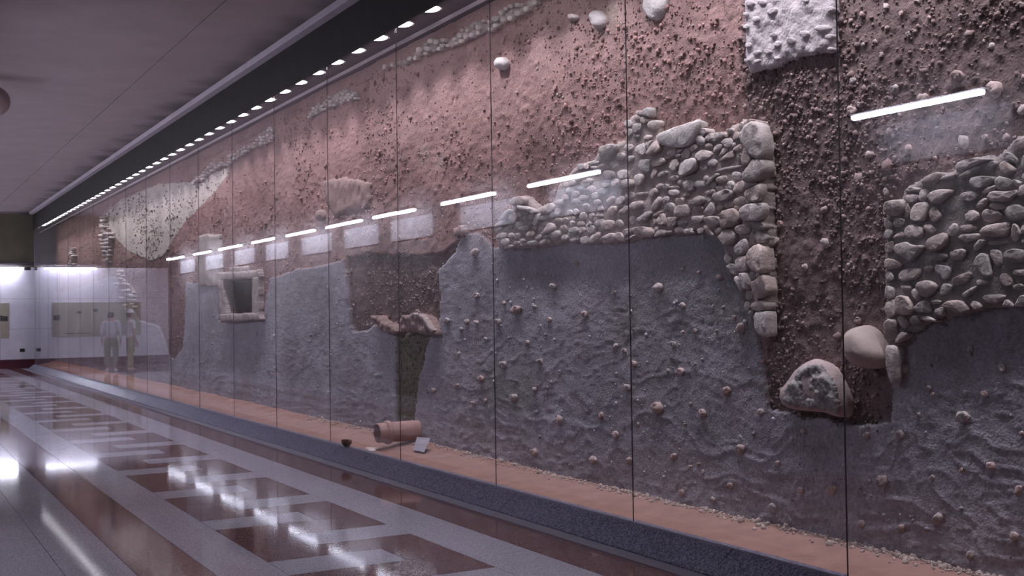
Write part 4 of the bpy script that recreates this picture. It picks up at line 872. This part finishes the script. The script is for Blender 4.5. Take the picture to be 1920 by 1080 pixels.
# posters and socket on the end wall
po = tag(box('poster', .95, 3.69, YE-.045, YE-.021, .93, 2.0, M_POST, None, .004), 'cream information board on the marble end wall', 'poster')
for x0, x1, z0, z1 in ((3.45, 3.52, 1.45, 1.62), (3.53, 3.66, 1.45, 1.60), (2.85, 2.95, 1.66, 1.72), (2.35, 2.48, 1.70, 1.80), (1.9, 2.05, 1.5, 1.62), (2.6, 3.3, 1.02, 1.04), (1.2, 2.3, 1.02, 1.04)):
    box('picture_print', x0, x1, YE-.048, YE-.0455, z0, z1, M_INK, po)
tag(box('socket_plate', 4.0, 4.14, YE-.035, YE-.021, .50, .60, M_SOCK, None, .004), 'small dark socket plate low on the marble end wall', 'socket')
tag(box('camera_box', 4.12, 4.3, YE-.26, YE-.125, 3.0, 3.10, M_CORN, None, .02), 'small dark box under the ledge in the far corner', 'box')
# ceiling speaker half in frame
r_ = ray(-11, 190); g_ = Vector((r_.x, r_.y, r_.z))*(16.5/r_.y)+Vector((0, 0, EYE)); gr = .2
gl = empty('globe_lamp', g_); tag(gl, 'unlit pale globe fitting cut off by the left edge of the photo', 'lamp')
lathe('globe', [(max(.001, gr*math.sin(math.pi*i/14)), -gr*math.cos(math.pi*i/14)) for i in range(15)], mat('globe_shade', (.34, .28, .27), .5, .06, 6), gl, g_, n=28)
lathe('stem', [(.012, gr*.98), (.012, CZ-g_.z)], M_TRIM, gl, g_, n=12)
lathe('ceiling_rose', [(.06, CZ-g_.z-.001), (.06, CZ-g_.z-.03), (.013, CZ-g_.z-.05)], M_TRIM, gl, g_, n=20)

# ================================================================== PEOPLE (they stand outside the frame and are seen in the glass)
def skin(name, J, E_, mat_, parent, sub=2, root=0):
    """J: list of (x, y, z, rx, ry); E_: edges"""
    me = bpy.data.meshes.new(name); me.from_pydata([j[:3] for j in J], E_, []); me.update(); me.materials.append(mat_)
    o = bpy.data.objects.new(name, me); link(o); o.parent = parent
    md = o.modifiers.new('skin', 'SKIN'); md.use_smooth_shade = True
    for i, j in enumerate(J):
        me.skin_vertices[0].data[i].radius = (j[3], j[4]); me.skin_vertices[0].data[i].use_root = (i == root)
    s = o.modifiers.new('sub', 'SUBSURF'); s.levels = sub; s.render_levels = sub
    return o
M_SKIN = mat('skin', (.50, .32, .25), .6, .06, 6)
def person(loc, rz, label, hair, shirt, trousers, shoes, stride=.06, cap=None, long_sleeve=True):
    t = empty('person', loc); t.rotation_euler = (0, 0, rz); tag(t, label, 'person')
    J = []; E_ = []
    def add(x, y, z, r, r2=None, to=None):
        J.append((x, y, z, r, r2 or r)); i = len(J)-1
        if to is not None: E_.append((to, i))
        return i
    # faces +y; x to the person's right
    pel = add(0, 0, .93, .13, .10); wst = add(0, 0, 1.08, .115, .085, pel); chs = add(0, .01, 1.28, .14, .095, wst); shb = add(0, 0, 1.41, .08, .06, chs)
    nk = add(0, .005, 1.47, .048, .05, shb); jaw = add(0, .03, 1.535, .058, .068, nk); skl = add(0, .02, 1.61, .074, .092, jaw); crn = add(0, .01, 1.665, .055, .065, skl)
    nose = add(0, .118, 1.565, .013, .013, jaw)
    for s in (-1, 1):
        ear = add(s*.082, .005, 1.575, .014, .02, skl)
        sh = add(s*.175, 0, 1.385, .055, .055, shb); el = add(s*.235, -.03, 1.10, .042, .04, sh); wr = add(s*.235, .05, .865, .026, .03, el)
        pm = add(s*.235, .07, .80, .018, .036, wr)
        for f, (dy, ln) in enumerate(((-.03, .07), (-.01, .085), (.011, .08), (.031, .062))):
            k1 = add(s*.235, .07+dy, .755, .009, .009, pm); k2 = add(s*.228, .075+dy, .755-ln*.55, .0085, .0085, k1); add(s*.215, .08+dy, .755-ln, .007, .007, k2)
        th = add(s*.215, .11, .79, .010, .010, pm); add(s*.205, .125, .755, .008, .008, th)
        hp = add(s*.09, 0, .86, .085, .09, pel); kn = add(s*.10, s*stride*.5+.02, .48, .055, .06, hp); an = add(s*.105, s*stride, .085, .036, .042, kn)
        hl = add(s*.105, s*stride-.03, .04, .03, .03, an); add(s*.115, s*stride+.14, .03, .032, .022, an)
    skin('body', J, E_, M_SKIN, t)
    m_s = mat('cloth', shirt, .9, .08, 20); m_t = mat('cloth', trousers, .9, .1, 20); m_h = mat('hair', hair, .7, .2, 40)
    J = [(0, 0, .88, .165, .13), (0, 0, 1.08, .145, .11), (0, .01, 1.28, .165, .115), (0, 0, 1.40, .10, .075), (0, .0, 1.45, .066, .062)]; E_ = [(0, 1), (1, 2), (2, 3), (3, 4)]
    for s in (-1, 1):
        b = len(J); J += [(s*.175, 0, 1.385, .074, .072), (s*.222, -.02, 1.17, .058, .056)]; E_ += [(3, b), (b, b+1)]
        if long_sleeve: J += [(s*.236, -.02, 1.08, .052, .05), (s*.236, .045, .90, .04, .042)]; E_ += [(b+1, b+2), (b+2, b+3)]
    skin('shirt', J, E_, m_s, t)
    J = [(0, 0, 1.0, .148, .115), (0, 0, .88, .15, .12)]; E_ = [(0, 1)]
    for s in (-1, 1):
        b = len(J); J += [(s*.095, 0, .80, .105, .108), (s*.10, s*stride*.5+.02, .48, .082, .086), (s*.105, s*stride, .10, .072, .078)]; E_ += [(1, b), (b, b+1), (b+1, b+2)]
    skin('trousers', J, E_, m_t, t)
    for s in (-1, 1):
        skin('shoe', [(s*.105, s*stride-.05, .045, .045, .045), (s*.108, s*stride+.04, .045, .048, .042), (s*.115, s*stride+.16, .033, .046, .03)], [(0, 1), (1, 2)], mat('shoe_leather', shoes, .6, .05, 10), t)
    skin('hair', [(0, -.035, 1.50, .07, .05), (0, -.03, 1.58, .09, .085), (0, .0, 1.655, .08, .098)], [(0, 1), (1, 2)], m_h, t)
    for s in (-1, 1):
        e = lathe('eye', [(.001, -.009), (.007, -.006), (.009, 0), (.007, .006), (.001, .009)], M_SOCK, None, (0, 0, 0), n=10); e.location = (s*.032, .102, 1.598); e.parent = t
    e = lathe('mouth', [(.001, -.02), (.006, -.008), (.006, .008), (.001, .02)], mat('lips', (.35, .14, .13), .6, .05), None, (0, 0, 0), n=8, rot=Matrix.Rotation(math.pi/2, 3, 'Y')); e.location = (0, .096, 1.522); e.parent = t
    if cap:
        mc_ = mat('cap_cloth', cap, .8, .04, 20)
        c = lathe('cap', [(.104, 0), (.106, .03), (.095, .075), (.06, .105), (.001, .115)], mc_, None, (0, 0, 0), n=20); c.location = (0, .012, 1.63); c.parent = t
        vb = []; fb = []
        for z in (0, .008):
            for k in range(9):
                a_ = math.pi*k/8; vb.append((.09*math.cos(a_), .08*math.sin(a_)*1.2, z-.02*math.sin(a_)))
        fb = [tuple(range(9))[::-1], tuple(range(9, 18))]+[(k, k+1, 10+k, 9+k) for k in range(8)]+[(8, 0, 9, 17)]
        v = meshobj('visor', vb, fb, mc_, None, origin=(0, 0, 0)); v.location = (0, .078, .005); v.parent = c
    return t
person((2.76, 33.45, 0), math.radians(12), 'person in a pale grey top and khaki trousers, mirrored in the glass, left', (.05, .035, .03), (.55, .54, .60), (.20, .18, .13), (.7, .68, .7), .05)
person((2.26, 33.1, 0), math.radians(70), 'person in a white cap and white top, mirrored in the glass, right', (.09, .05, .035), (.72, .70, .72), (.30, .27, .14), (.25, .2, .18), .11, cap=(.75, .73, .75), long_sleeve=False)
